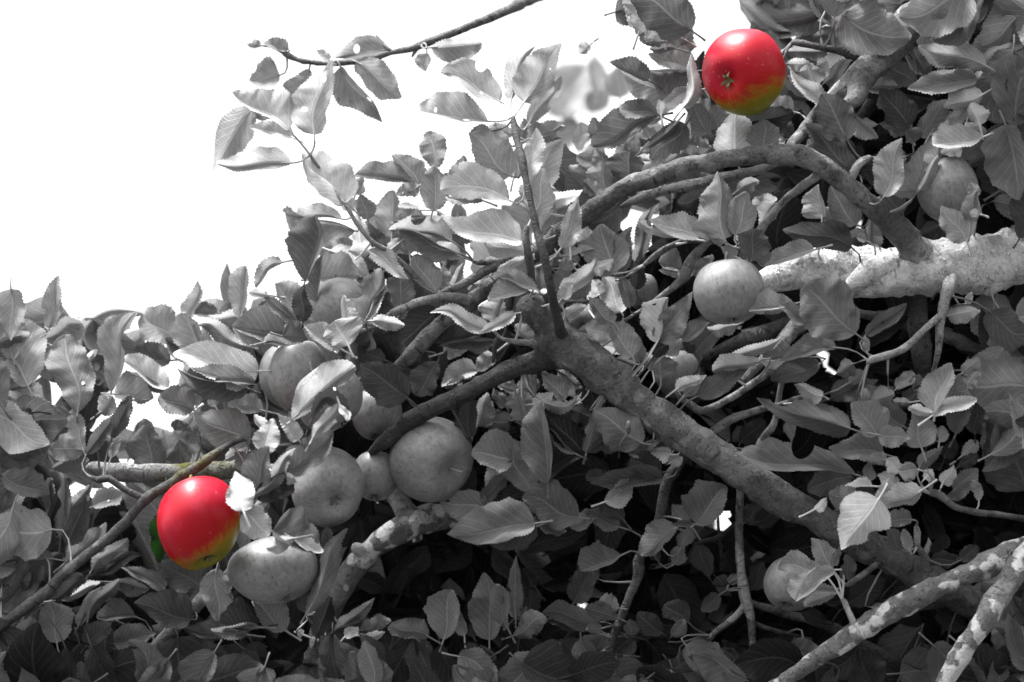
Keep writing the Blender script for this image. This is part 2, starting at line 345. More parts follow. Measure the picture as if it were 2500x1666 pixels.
# branches: (bark tone, lichen, [(x, y, radius in picture units, depth in cm[, moss]) ...], joins trunk at picture height)
BR = [
 # main diagonal limb from the fork down to the right
 (0.115, 0.12, [(1335,795,46,0),(1385,850,52,0),(1455,900,50,0),(1609,1020,44,0),(1813,1157,41,0),(2000,1268,40,0),(2181,1371,39,1),(2330,1450,40,3),(2480,1530,42,6),(2800,1700,50,14)], 1950),
 (0.115, 0.12, [(1385,850,44,0),(1340,800,42,0),(1305,765,36,-1),(1292,735,30,-1.5),(1290,728,20,-1.6)], None),
 # left arm of the fork
 (0.05, 0.0, [(1400,870,30,0.5),(1340,872,30,0),(1290,890,26,-0.5),(1215,919,23,-1),(1139,960,21,-1),(1049,1000,22,-1),(985,1040,21,0),(935,1080,16,0.5),(905,1105,9,1)], None),
 # arching branch
 (0.105, 0.15, [(2258,652,54,3.4,0,0.6),(2240,618,42,2.0,0,0.5),(2205,577,32,0.2,0,0.2),(2155,524,29,-1.8,0,0.12),(2091,473,27,-3.2),(2027,419,26,-4.2),(1975,388,24,-4.8),(1915,377,23,-5),(1813,384,23,-5),(1711,399,23,-4.8),(1609,429,22,-4),(1532,455,22,-2.5),(1455,508,23,-1),(1432,525,23,-0.5),(1368,570,22,0.5),(1337,600,21,1),(1266,650,20,1.5),(1190,706,20,1.5),(1139,748,20,1.5),(1088,781,19,1.5),(1036,830,19,1.5),(1003,868,18,1.5),(960,905,13,2),(935,925,6,2.5)], None),
 (0.17, 0.1, [(1905,390,8,-3.5),(1862,412,11,-2.5),(1813,424,13,-2),(1711,447,14,-1.5),(1634,463,13,-1),(1557,488,10,-0.5),(1515,505,4,-0.5)], None),
 # pale silvery limb
 (0.72, 0.15, [(1800,712,20,3),(1850,693,28,3),(1900,678,35,3),(1977,657,48,3),(2053,660,56,3),(2130,668,62,3),(2232,655,63,3),(2390,641,68,4),(2600,615,80,8),(2950,650,95,14)], 740),
 (0.70, 0.1, [(2068,704,12,0.5),(2095,680,24,0.6),(2140,655,30,1.4),(2200,640,22,2)], None),
 (0.07, 0.0, [(2236,690,24,4),(2240,740,22,4.5),(2244,817,23,5),(2250,860,22,5),(2255,915,19,6),(2252,970,12,7),(2245,1010,5,8)], None),
 (0.20, 0.2, [(2327,658,30,3,0,0.6),(2317,698,18,0.4,0,0.4),(2309,722,13,-1.5),(2301,753,12,-2.5),(2295,790,10,-3.2),(2290,860,8,-3),(2282,895,6,-2),(2278,930,3,-1)], None),
 (0.22, 0.2, [(2293,773,9,-3.5),(2257,804,8,-4),(2232,830,8,-4),(2206,853,9,-4),(2168,868,9,-4),(2130,878,10,-4),(2118,886,6,-4)], None),
 (0.22, 0.1, [(2050,752,8,9),(2120,770,13,8),(2219,790,17,8),(2320,822,19,8),(2400,862,20,9),(2600,950,24,14),(2900,1080,30,20)], 1300),
 # branch coming down from the top right
 (0.17, 0.25, [(2420,-240,52,6),(2300,-70,46,3),(2240,20,42,1),(2185,105,38,0),(2142,143,35,0),(2104,186,33,0),(2070,218,27,0),(2035,240,21,0.5),(2000,275,16,1),(1980,298,15,1.5),(1951,330,14,-0.5),(1925,365,14,-3.5)], None),
 (0.15, 0.1, [(2104,186,28,0),(2092,228,25,-1.5),(2078,248,17,-2.5),(2062,252,10,-2.8)], None),
 (0.08, 0.0, [(1935,103,7,0.5),(1960,107,9,0),(1997,115,9,0),(2053,124,10,0),(2094,137,13,0)], None),
 (0.09, 0.0, [(2175,208,14,14),(2142,238,16,13),(2104,289,16,12),(2080,320,9,12)], None),
 (0.18, 0.15, [(2015,412,12,-3.8),(1990,432,11,-4),(1951,462,11,-3),(1915,490,11,-1.5),(1880,530,11,-2),(1858,562,10,-3),(1838,590,8,-4),(1812,612,6,-5)], None),
 (0.24, 0.5, [(2072,450,14,-3.2),(2085,420,12,-4),(2098,400,11,-4.3),(2118,388,10,-4.5),(2126,383,5,-4.5)], None),
 (0.18, 0.1, [(1748,575,9,1),(1726,593,11,1),(1690,634,12,1),(1672,672,14,1),(1649,697,9,1.5),(1596,738,7,2),(1545,770,5,2.5),(1500,800,5,2.5)], None),
 (0.15, 0.15, [(1570,648,4,1.5),(1583,639,7,1.5),(1624,608,9,1),(1672,588,8,1),(1711,586,8,1),(1740,592,7,1)], None),
 (0.20, 0.45, [(1652,955,6,1),(1665,975,8,1.5),(1690,990,10,2),(1713,1004,10,2),(1774,978,9,2),(1825,945,9,2),(1897,896,9,2.5),(1940,870,9,3),(2010,830,10,5)], None),
 (0.17, 0.15, [(1715,1075,9,1.5),(1741,1054,10,2),(1787,1024,11,2),(1853,1001,10,2.5),(1900,990,9,3),(1960,970,8,5)], None),
 (0.26, 0.5, [(1815,930,10,5),(1838,906,12,5),(1862,880,14,5),(1910,833,16,5.5),(1935,808,19,6),(1965,780,21,6),(2010,735,22,6),(2060,700,24,5)], None),
 (0.11, 0.0, [(1720,870,10,7),(1790,840,16,7),(1864,817,20,7),(1930,790,21,8),(2010,760,18,9),(2080,720,14,9)], None),
 (0.20, 0.5, [(1915,915,6,4),(1905,950,7,4),(1890,1034,9,4),(1864,1067,9,4),(1845,1100,6,4)], None),
 # hanging twigs, lower middle
 (0.14, 0.35, [(1800,1150,8,3),(1807,1205,9,3),(1805,1308,10,3),(1810,1397,11,3),(1820,1460,14,3),(1833,1512,11,3),(1836,1560,10,3),(1850,1650,11,3),(1880,1800,13,4)], None),
 (0.14, 0.35, [(1820,1470,9,3),(1807,1494,8,3),(1782,1517,8,3),(1749,1542,7,3),(1725,1560,4,3)], None),
 (0.10, 0.15, [(1690,1085,10,2),(1660,1130,12,3),(1624,1187,14,3),(1612,1260,12,3),(1590,1320,12,3),(1563,1360,13,3),(1557,1410,13,3),(1532,1468,11,3),(1500,1550,10,3),(1470,1640,11,4),(1440,1800,13,6)], None),
 (0.06, 0.0, [(1680,1362,4,8),(1695,1340,6,8),(1712,1323,6,8),(1754,1312,6,8),(1792,1282,6,7),(1812,1262,5,6)], None),
 (0.06, 0.0, [(1756,1225,3.5,9),(1753,1251,3.5,9),(1755,1302,4,9),(1761,1360,5,9),(1762,1415,4,9)], None),
 (0.09, 0.1, [(1822,1468,7,3.5),(1850,1478,9,4),(1930,1502,10,5),(1977,1514,11,5),(2053,1542,11,5),(2140,1590,12,5),(2350,1700,16,8)], None),
 (0.09, 0.1, [(1836,1518,5,3.5),(1860,1530,6,4),(1930,1550,6,5),(1980,1562,5,6)], None),
 # lichen crusted branches, bottom right
 (0.15, 0.9, [(1780,1760,16,-2),(1920,1660,20,-5),(2010,1598,22,-6),(2066,1563,24,-6),(2130,1522,26,-6),(2206,1478,27,-6),(2295,1430,28,-6),(2387,1392,30,-6),(2500,1345,33,-4),(2800,1300,40,6)], 1340),
 (0.25, 0.5, [(2090,1535,10,-6),(2078,1508,9,-6.5),(2070,1490,8,-6.5),(2062,1470,8,-6.5),(2055,1462,5,-6.5)], None),
 (0.16, 0.9, [(2220,1800,18,-9),(2310,1660,22,-9),(2355,1585,24,-9),(2400,1520,26,-9),(2450,1440,28,-8),(2560,1300,32,-4),(2800,1150,40,8)], 1150),
 (0.08, 0.1, [(2240,1485,8,3),(2330,1468,14,3),(2400,1440,18,4),(2480,1400,20,6)], None),
 (0.16, 0.2, [(2236,1285,5,-2),(2240,1300,9,-2),(2240,1333,8,-2),(2257,1361,11,-1),(2268,1390,12,0)], None),
 (0.09, 0.1, [(2270,1205,7,-3.5),(2290,1207,10,-3.5),(2334,1238,9,-3.5),(2390,1252,8,-3),(2450,1258,8,-1),(2560,1280,10,4)], None),
 (0.08, 0.1, [(2066,1430,5,-3),(2076,1425,7,-3),(2119,1394,7,-2),(2150,1370,8,0)], None),
 # left hand twigs
 (0.075, 0.12, [(-160,1660,16,2),(-40,1560,14,-1),(40,1500,13,-3),(111,1448,13,-4),(164,1394,12,-4),(228,1343,13,-4),(304,1279,12,-4),(355,1218,11,-4,0.0),(419,1180,11,-4,0.6),(483,1139,11,-4,0.8),(534,1103,10,-3.5,0.3),(575,1078,8,-2),(640,1060,7,-1)], None),
 (0.06, 0.15, [(352,1218,9,-4),(304,1195,8,-4),(266,1169,9,-4),(240,1172,8,-4),(222,1165,4,-4)], None),
 (0.24, 0.15, [(215,1140,10,5),(262,1150,20,5),(350,1156,21,5,0.0),(420,1154,22,5,0.9),(500,1151,22,5,1.0),(590,1148,21,5,0.8),(680,1155,22,6,0.0),(800,1170,24,8),(960,1205,26,9.5)], None),
 (0.24, 0.15, [(260,1780,20,6),(330,1650,18,4),(392,1568,15,3),(422,1538,16,3),(460,1495,16,3),(495,1462,15,3),(560,1400,14,4),(640,1330,14,6)], None),
 # lichen patched branch behind the big apples
 (0.16, 0.95, [(700,1830,26,9),(745,1700,26,8),(780,1570,26,6.5),(806,1490,26,6),(830,1440,28,6),(865,1384,29,6),(915,1338,30,6),(970,1300,33,6),(1020,1272,34,6.3),(1085,1262,30,7),(1160,1268,24,9),(1260,1250,22,14),(1420,1180,22,18),(1600,1100,24,22)], None),
 (0.26, 0.4, [(930,1165,20,7.5),(955,1190,24,7.3),(985,1240,28,6.8),(1005,1270,30,6.3)], None),
 (0.26, 0.6, [(895,1360,18,5.8),(872,1340,15,5),(864,1330,8,4.8)], None),
 # slender shoots and twigs of the upper left
 (0.20, 0.0, [(757,378,4,1),(800,440,4.5,1),(842,498,5,-0.5),(867,539,6,-0.5),(908,590,6,-0.5),(949,615,6.5,0),(1000,660,7,0.5),(1040,705,8,1),(1085,735,9,1)], None),
 (0.18, 0.05, [(870,815,4,-2),(905,800,6,-2),(935,785,8,-2),(962,765,9,-1.5),(990,752,10,-1),(1036,735,12,-0.5),(1100,727,13,0.5),(1150,738,14,1)], None),
 (0.20, 0.1, [(1040,737,5,2),(1080,715,8,2),(1126,697,10,2),(1180,665,10,2),(1215,645,11,2),(1260,620,9,2)], None),
 (0.13, 0.3, [(1155,638,5,2),(1166,641,7,2),(1200,638,12,2),(1245,636,12,2),(1290,640,9,2)], None),
 (0.06, 0.0, [(1372,820,16,-1),(1366,800,13,-3),(1353,748,11,-5.5),(1343,697,10,-7),(1325,612,9.5,-7.5),(1310,560,9,-7),(1289,462,9,-6),(1275,393,9,-5),(1261,337,8,-3.5),(1254,300,6,-2.5),(1254,286,3,-2)], None),
 (0.13, 0.0, [(1300,690,9,-1.5),(1294,650,9,-4),(1288,610,9,-5),(1284,577,8,-5),(1287,552,5,-5)], None),
 (0.14, 0.0, [(690,130,3,8),(699,133,6,8),(727,146,7,8),(775,155,7,8),(819,155,8,8),(857,152,8,8),(898,147,8,8),(954,129,7,8),(1000,120,8,8),(1020,113,9,8),(1060,98,9,8.5),(1120,75,10,9),(1250,20,12,12),(1500,-90,15,18),(1900,-250,22,24),(2420,-300,38,10)], None),
 (0.14, 0.0, [(1022,112,6,8),(1012,128,5,8),(1006,139,2.5,8)], None),
 (0.14, 0.0, [(955,127,6,8),(944,116,4,8),(930,100,3,8.5),(918,86,2,9)], None),
 (0.05, 0.0, [(1262,690,6,1),(1251,712,7,1),(1247,740,8,1),(1242,768,7,1),(1236,800,5,1)], None),
 (0.06, 0.0, [(1216,822,5,-0.5),(1210,838,7,-0.5),(1207,860,6,0),(1204,885,4,0)], None),
 (0.20, 0.0, [(1306,842,11,-2),(1292,838,10,-3.5),(1258,834,8,-4),(1228,828,6,-4),(1208,812,4,-4),(1196,800,2,-4)], None),
 (0.14, 0.1, [(1535,1055,6,-3),(1534,1040,7,-4),(1535,1030,5,-4)], None),
]
def brn(p): return (P(p[0], p[1], p[3]), p[2] * K * (D0 + p[3] / 100) / D0, p[4] if len(p) > 4 else 0.0, p[5] if len(p) > 5 else None)
KN = {0: [(P(1540, 890, -1.5), 0.012, 0.35), (P(1702, 1088, -1.3), 0.014, 0.4), (P(2120, 1320, -1), 0.01, 0.2), (P(1470, 870, -1.4), 0.012, 0.2)],
      5: [(P(2290, 690, 1), 0.016, 0.2), (P(2385, 605, 2), 0.012, 0.25)],
      3: [(P(1566, 440, -4), 0.011, 0.3), (P(1655, 408, -5), 0.012, 0.25)]}
for bi_, (bark, lich, pts, join) in enumerate(BR):
    pp = [brn(p) for p in pts]
    if join is not None:
        e = trunk_at(join); pp.append((pp[-1][0].lerp(e, 0.6) + Vector((0, 0, 0.02)), pp[-1][1] * 1.15, 0, None)); pp.append((e, pp[-1][1] * 1.1, 0, None))
    rmax = max(p[1] for p in pp)
    kn = list(KN.get(bi_, ()))
    krng = random.Random(bi_ + 50)
    if rmax > 0.005:
        for q in range(len(pp) - 1):
            for _ in range(max(1, int((pp[q + 1][0] - pp[q][0]).length / 0.045))):
                c_ = pp[q][0].lerp(pp[q + 1][0], krng.random()); r_ = pp[q][1]
                an = krng.uniform(0, 6.28)
                kn.append((c_ + (RGT * math.cos(an) * 0.6 + UPV * math.sin(an) - FWD * 0.5).normalized() * r_, krng.uniform(0.003, 0.008), krng.uniform(0.10, 0.32) * 0.008 / max(r_, 0.006)))
    o = tube('branch', pp, bark, lich, 28 if rmax > 0.012 else (14 if rmax > 0.004 else 10), 0.005 if rmax > 0.006 else 0.004,
             0.16 if rmax > 0.003 else 0.10, kn, seed=bi_ * 3.1)
    child(o, tree)
# the branches that leave the picture at the top run back to the crown of the same tree
o = tube('branch', [(Vector((TX + 0.03, TY, 2.75)), 0.05), (Vector((TX - 0.12, TY - 0.1, 2.95)), 0.035), brn((2700, -330, 44, 12)), brn((2420, -240, 52, 6))], 0.16, 0.3, 20, 0.02, 0.12, record=False); child(o, tree)

# ------------------------------------------------------------------ leaves
LEAVES = """
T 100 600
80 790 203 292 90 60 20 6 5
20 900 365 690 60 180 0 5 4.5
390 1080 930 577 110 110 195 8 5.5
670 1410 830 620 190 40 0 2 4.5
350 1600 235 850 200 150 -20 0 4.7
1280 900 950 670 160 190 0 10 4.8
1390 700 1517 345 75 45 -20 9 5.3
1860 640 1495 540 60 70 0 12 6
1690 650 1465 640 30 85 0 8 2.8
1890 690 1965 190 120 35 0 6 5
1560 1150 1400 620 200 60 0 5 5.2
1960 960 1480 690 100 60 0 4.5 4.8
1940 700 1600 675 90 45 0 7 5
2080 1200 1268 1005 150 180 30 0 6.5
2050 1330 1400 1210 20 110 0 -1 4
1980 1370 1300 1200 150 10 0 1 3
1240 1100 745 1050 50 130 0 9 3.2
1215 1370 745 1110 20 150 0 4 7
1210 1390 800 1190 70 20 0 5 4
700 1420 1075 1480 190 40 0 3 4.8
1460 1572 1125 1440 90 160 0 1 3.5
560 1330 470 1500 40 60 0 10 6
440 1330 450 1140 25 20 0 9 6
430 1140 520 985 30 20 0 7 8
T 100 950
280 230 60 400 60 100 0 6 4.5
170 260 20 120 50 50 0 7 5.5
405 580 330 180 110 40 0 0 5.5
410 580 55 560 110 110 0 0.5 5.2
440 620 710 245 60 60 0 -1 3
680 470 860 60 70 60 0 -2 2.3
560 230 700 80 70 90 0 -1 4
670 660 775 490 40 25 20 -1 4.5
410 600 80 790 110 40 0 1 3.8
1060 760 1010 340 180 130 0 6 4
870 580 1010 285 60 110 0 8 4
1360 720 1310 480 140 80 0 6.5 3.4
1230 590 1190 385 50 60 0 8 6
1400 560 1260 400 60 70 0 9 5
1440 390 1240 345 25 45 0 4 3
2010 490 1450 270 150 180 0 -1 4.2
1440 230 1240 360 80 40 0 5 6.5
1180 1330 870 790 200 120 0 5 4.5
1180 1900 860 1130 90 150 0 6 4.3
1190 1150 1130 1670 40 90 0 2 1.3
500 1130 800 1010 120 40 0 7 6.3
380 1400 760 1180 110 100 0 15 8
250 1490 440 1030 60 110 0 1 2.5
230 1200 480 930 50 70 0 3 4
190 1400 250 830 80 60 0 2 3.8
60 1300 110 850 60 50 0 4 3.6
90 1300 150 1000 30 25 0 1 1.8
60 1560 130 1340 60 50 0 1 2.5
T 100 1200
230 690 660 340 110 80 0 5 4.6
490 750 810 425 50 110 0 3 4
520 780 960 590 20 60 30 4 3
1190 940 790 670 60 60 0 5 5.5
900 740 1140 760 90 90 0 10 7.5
1560 960 1150 640 150 190 0 4 3.2
1680 740 1690 1240 140 130 0 1 4.6
1430 1230 890 1070 100 200 0 1 2.2
720 870 1040 920 40 90 0 2 3
450 1220 760 845 60 60 40 1 3.6
360 1290 560 900 60 20 0 2 3.8
430 830 70 1050 50 90 0 4 2.8
190 1030 590 870 60 30 0 5 6.5
150 1450 100 1050 120 160 0 0 4.8
430 1480 660 1250 110 60 0 -1 2.3
700 1460 1100 1370 150 60 0 1 3.3
900 1200 530 1200 20 150 0 5 4
1200 1370 1060 1290 40 50 0 6 6
1960 1370 1360 1325 60 140 0 2 3
780 1050 740 930 60 60 0 10 6
T 500 100
715 330 425 400 70 160 0 8 4.5
1000 270 860 565 80 110 0 8 4
800 850 262 490 25 230 0 0 6.2
1050 895 1190 170 190 110 30 -1 6.2
450 650 55 1225 150 130 0 5 4.8
610 740 370 640 30 40 0 6 4
850 930 430 820 60 90 0 3 8
820 1170 110 1210 50 130 0 0 5.8
1340 1560 870 1140 120 220 -40 0 6.2
1300 250 1700 780 30 170 0 6 3.8
1450 200 1880 548 130 110 0 7 4.8
1740 90 1225 140 40 130 0 8 4.5
800 80 560 20 30 60 0 8 4
540 45 400 45 15 40 0 8 4
1190 190 1070 85 25 35 0 6 5.5
1980 1340 1430 1240 40 130 0 4 4.2
1440 1470 1510 1290 70 50 0 5 5
T 500 480
1310 215 740 145 20 90 0 -1 6.8
1440 330 760 160 210 10 0 0.5 5.7
960 810 1112 195 250 30 -30 -2 3.2
1060 1010 1095 560 110 15 0 -1.5 4.3
940 1200 930 850 90 55 0 -2.5 2
920 1210 690 820 50 180 0 0 5
920 1215 545 950 60 40 0 -0.5 4.3
620 945 420 915 30 30 0 -0.5 6
740 630 495 880 20 60 -57 3 5
1080 800 1490 780 230 60 0 2 4.6
1200 520 1590 740 110 60 0 3 6.8
1150 600 1150 380 50 50 0 4 5.2
1560 220 1500 -20 80 80 0 5 4.3
1440 130 1300 0 60 60 0 4 5.5
1450 560 1510 180 60 80 0 1.5 7.5
1600 500 1370 520 60 50 0 1.4 7.3
1650 400 1570 260 25 25 0 4 3
1790 400 1800 -60 150 50 0 3 6
1990 230 1770 245 40 90 0 2 4.5
1960 560 1830 290 60 110 0 3 4.3
1760 520 1870 400 40 50 0 2 5.7
1590 520 1960 770 80 60 0 0 6.2
1790 430 1650 480 40 50 0 6 2.8
1500 560 1600 680 30 30 0 5 2.5
1590 620 1740 690 50 40 0 1 3.2
1540 1200 1720 700 190 30 0 -4 4
1530 1200 1760 800 20 35 0 -3.9 7.5
1560 1200 1740 900 10 90 0 -2 2.2
1850 1120 1900 720 110 110 0 1 3.4
1330 1190 1330 940 15 110 0 -6 6.5
1300 1460 950 1240 60 120 0 -7 5
1375 1430 1240 1190 150 190 0 -8 5.2
1600 1190 1915 1210 50 60 0 -5 6
740 1340 980 1390 150 40 0 -3 2.8
560 1400 860 1400 60 20 0 -2 4
760 1310 260 1290 60 260 0 1 3.3
560 1400 255 1285 60 20 0 0.5 5.5
740 1310 600 1105 50 20 0 4 6
1720 1568 1540 1500 60 60 0 1 2
T 500 850
560 600 220 540 40 130 0 4 5
100 560 40 430 40 50 0 6 5.5
830 690 1440 170 190 80 20 -8 5.3
1010 720 1385 690 65 60 240 -10 1.8
1030 870 1290 530 60 70 0 -11 5
1290 540 1385 690 30 25 0 -11 7
900 880 700 620 60 70 0 -6 5.5
580 1010 635 670 110 90 0 -9 5.8
590 840 490 630 30 50 0 -6 6
420 940 440 760 30 90 0 -7 2.2
490 1380 620 945 160 70 20 -10 3.2
510 1380 830 930 50 60 -40 -11 4.6
200 1070 430 960 60 30 0 2 5
400 1160 300 985 50 60 0 -2 4.5
800 1210 1270 845 170 90 0 -9 2.9
500 1450 760 1190 60 110 0 -9.5 1.4
690 1220 875 1300 50 40 0 -10 5
680 1410 850 1280 50 70 0 -9 2
1940 480 1500 140 190 150 0 -2 2.5
1930 480 1830 180 50 60 0 -1 1.8
370 1560 310 1175 110 120 0 -14 9
T 500 1180
380 270 620 500 130 130 0 -13 5.5
650 460 1120 690 270 40 0 -8 3.2
840 530 580 620 80 40 0 -9 6
850 530 1120 685 70 20 0 -8.5 6.8
480 230 660 120 40 50 0 -7 5
970 1250 1290 400 60 90 -20 -6 4.3
1120 640 1200 430 40 40 0 -4 3.2
970 1250 900 1030 50 50 0 -3 2.5
770 1410 450 1120 90 170 0 -2 5
510 1380 140 1380 20 220 0 -3 1.5
540 1380 60 1430 30 40 0 -3.2 5
1070 1480 1200 1080 110 80 0 0 1.4
1250 1430 1630 1100 50 60 0 3 4.5
1200 1460 1560 1270 10 60 0 2.9 2.5
1490 1410 1780 1300 80 60 0 2 4
1340 1470 1470 1380 40 40 0 1 6.8
1540 1470 1730 1450 40 30 0 1 6
2010 1480 1770 1350 60 90 0 1 4.2
980 1310 1050 1220 20 25 0 1 6.5
940 1450 880 1420 30 30 0 1 6
T 960 100
320 120 300 290 30 80 0 6 4.5
365 65 850 20 60 140 0 6 4.6
1020 580 455 292 60 170 -30 0 6
905 770 230 690 25 220 0 -1 5.4
1255 585 1600 20 190 110 0 0 5.6
1130 560 1365 45 110 30 60 1 5.8
1300 790 1635 335 80 60 0 1 5.3
1500 700 1880 250 230 200 0 25 5.8
1500 950 1850 850 150 100 0 25 4.5
1950 500 1920 130 50 100 0 22 6.2
1880 40 1790 130 30 50 0 5 5
1300 940 1640 800 110 40 0 2 4
1390 930 1640 800 10 50 0 2.1 5.8
1150 900 920 800 60 40 0 3 5.3
1230 960 1260 740 40 50 0 4 4.2
1120 1290 730 880 160 200 0 -1 4.9
930 860 720 900 10 50 0 0 4
1110 1530 455 1385 100 190 -60 -2 6.6
560 1370 700 1110 60 100 0 3 4
1290 1350 1350 830 90 100 0 -1 6.4
1300 1400 1590 930 90 150 0 0 6
1350 1650 1470 1225 180 130 0 -4 5.5
1500 1560 1810 1420 50 60 0 -3 8.6
1940 1510 1660 1220 160 20 0 1 3.3
1850 1320 1680 1200 50 60 0 4 4.4
2000 1150 1750 1110 60 100 0 4 4.6
1890 900 1760 1090 40 40 0 3 6.5
1960 1030 1950 730 60 40 0 3 3.5
400 1220 320 870 110 100 -30 3 5
250 1390 40 1060 80 110 0 4 5
380 1620 430 1190 130 90 0 1 4.6
245 1390 20 1480 60 60 0 3 4.7
500 1380 510 1260 30 20 0 2 4.2
860 1530 500 1480 50 30 0 -1 5.5
1150 1320 1190 1000 50 40 0 2 6.3
T 960 480
1230 440 450 205 60 220 30 -3 6.8
560 430 -20 245 40 140 0 0 5
600 540 30 300 150 20 0 1 4.2
640 570 250 470 60 70 0 0.8 5.5
280 130 40 110 25 35 0 3 8
290 190 0 220 10 60 0 2 3.8
540 370 880 300 60 80 0 3 3.5
1290 560 870 420 80 110 0 -1 5.8
1410 330 1545 90 50 50 0 -2 5
1610 490 1800 10 70 90 0 -3 5.6
1540 140 1720 60 20 50 0 1 4
2020 640 1800 270 120 100 0 4 4.6
1650 560 1920 490 50 20 20 0 6.5
1650 560 1700 450 40 40 0 1 6
1520 690 1540 500 50 60 0 2 5
1600 700 1690 530 40 50 0 2 5.5
1760 640 1690 540 30 40 0 3 3.6
1590 690 1760 650 40 30 0 1 5.4
1600 960 1990 640 90 50 0 -3 6.2
1560 900 1690 700 80 60 0 0 3.8
1660 960 1890 780 60 90 0 0 4
1860 1000 1960 790 60 60 0 6 7
1620 1180 1850 1045 50 40 20 0 6
1650 1010 1930 1000 30 40 0 2 3
1760 1290 1990 1190 30 90 0 1 4.6
1800 1330 1990 1400 30 50 0 0 7
1620 1060 1480 950 30 70 0 -3 5.4
1610 980 1720 820 60 40 0 -3 5.6
1000 720 1370 590 60 130 0 -1 5.4
1370 890 950 750 20 80 -20 -3 6.3
1300 880 905 1000 20 160 0 -2.8 5.4
720 930 930 800 50 70 0 2 5.4
970 1210 1040 940 150 50 0 -1 5.2
910 1270 385 1040 60 70 0 -4 5.5
1170 1120 820 1330 40 45 0 -5 5.2
1330 1400 1170 1220 40 60 0 -3 4.6
450 1100 60 1400 150 150 0 4 1.6
460 1400 930 1280 130 20 0 3 1.8
960 1380 430 1400 90 20 0 2 3
410 920 180 570 90 120 0 1 4.8
440 880 470 650 20 100 0 5 5.6
560 860 680 640 30 40 0 3 6
1150 1090 1280 870 60 60 0 1 3.8
1400 900 1400 590 50 50 0 2 4
480 1500 700 1450 60 60 0 8 5
T 960 850
430 130 220 460 90 130 0 1 2.8
800 200 450 340 40 130 0 6 6
700 300 490 380 10 40 0 5 3.6
960 60 780 220 60 60 0 5 5
740 850 700 460 100 70 0 1 2.2
800 750 890 420 50 110 0 3 4.5
1080 560 940 400 50 50 0 4 3.8
1270 700 1200 380 130 110 0 1 4.2
1350 430 1290 250 100 70 0 2 4.3
1180 400 1000 370 30 50 0 3 4
1640 500 1420 230 60 90 0 0 5
1340 540 1540 440 60 60 0 -1 6
1450 520 1770 460 40 50 -70 -2 4.4
1740 470 1570 290 40 50 0 0 6.5
1580 220 1810 390 40 60 0 3 4.2
1740 540 1860 500 40 30 0 4 8
1980 620 1830 310 80 90 0 1 1.6
1700 600 1950 660 60 110 0 2 1.8
1820 1030 1480 620 90 130 0 2 1
1740 1010 1450 720 40 20 30 1 4.5
1850 1000 1960 580 60 110 0 0 3.8
1480 1290 1440 510 230 30 0 -3 3.4
1150 1070 1150 860 60 80 0 -2 3.2
1150 1060 745 1000 110 220 0 -1 4
1130 700 840 720 110 90 0 5 2.4
1090 1090 880 1330 30 90 0 2 5
850 1480 1090 1180 70 60 0 1 3.2
1330 1390 1140 1060 130 130 0 -1 4.4
1290 1390 920 1490 20 100 0 0 1.6
T 960 1180
1770 330 1240 110 150 190 0 -2 2.9
1355 385 520 525 110 250 0 -4 3.6
1370 420 880 590 130 50 0 -3 2.4
915 225 420 190 130 130 0 1 4.4
340 1470 0 1360 60 110 0 -2 3.6
480 1500 553 1015 170 100 0 -3 3.8
680 1460 640 1200 60 20 0 -3.2 4.4
920 1500 932 855 170 110 0 -2 3.6
1100 1400 990 960 110 50 0 -3 3.6
1170 1290 1163 690 70 50 0 -1 3.8
1130 1300 1060 980 50 50 0 1 1.8
1150 1460 1450 1260 90 100 0 -2 3.8
1160 1290 1280 1180 30 40 0 0 3.4
770 1470 740 1310 30 40 0 0 2.2
1980 1330 1430 1230 80 110 0 2 2.8
1850 1380 1440 1280 60 20 0 3 3
1730 1140 1960 700 100 100 0 6 3.4
1900 800 1960 540 40 60 0 4 4
1680 410 1990 260 70 60 0 0 3.8
1350 330 1640 500 90 60 0 -2 3.2
1300 1260 1330 1010 60 90 0 10 3.2
1360 1000 1240 810 40 40 0 10 3
1560 640 1880 520 100 100 0 8 1.4
1760 840 1920 690 50 60 0 6 2.2
T 1430 80
60 760 80 210 150 150 0 25 5.5
330 620 300 330 100 100 0 18 5.5
600 460 230 280 20 120 0 0 3.2
800 590 360 400 170 110 0 2 5
980 370 600 200 60 150 0 2 5.5
850 150 610 150 30 30 0 1 4
1000 190 900 60 70 70 0 3 4.2
990 370 580 390 200 20 0 1 3.6
930 720 1000 200 50 60 -60 -2 6.5
1020 560 700 700 70 60 0 0 6
720 790 700 640 20 40 0 -1 7
720 790 60 1090 60 230 0 0 3
690 790 320 720 60 90 0 -1 3.5
960 880 620 1220 120 120 0 0 3.2
880 850 510 1190 30 40 0 -1 4.2
1180 960 980 660 100 110 0 2 3.8
1300 1070 1220 690 80 130 0 3 4
1290 1060 1050 880 60 60 0 4 3
950 1080 1200 1110 90 80 0 5 3.6
1440 1200 1400 735 150 190 0 -3 7.5
1710 1150 1720 830 140 125 0 -2 4.5
1480 840 1990 800 90 110 0 0 1.3
1990 1000 1800 850 60 80 0 1 2.8
1990 760 1740 720 30 130 0 2 5
1850 1110 1800 1020 50 60 0 0 7.2
1060 560 1110 170 20 60 0 4 1.8
1050 540 1180 620 20 40 0 1 2.5
280 1230 430 990 50 80 0 6 4.8
400 1440 420 1120 190 110 0 2 3.4
210 1530 130 1090 150 60 0 1 4.6
560 1360 760 1170 60 50 0 0 6.5
750 1290 910 1120 60 50 0 0.5 5
480 1150 480 960 40 30 0 3 4
620 1010 540 860 50 60 0 5 4.4
620 1230 520 1180 20 30 0 2 6.5
520 1180 660 1090 40 40 0 4 4.6
90 1560 10 1400 60 60 0 0 4.5
1450 1520 1640 1390 50 60 0 3 4.4
T 1430 450
250 830 150 380 200 170 0 0 5
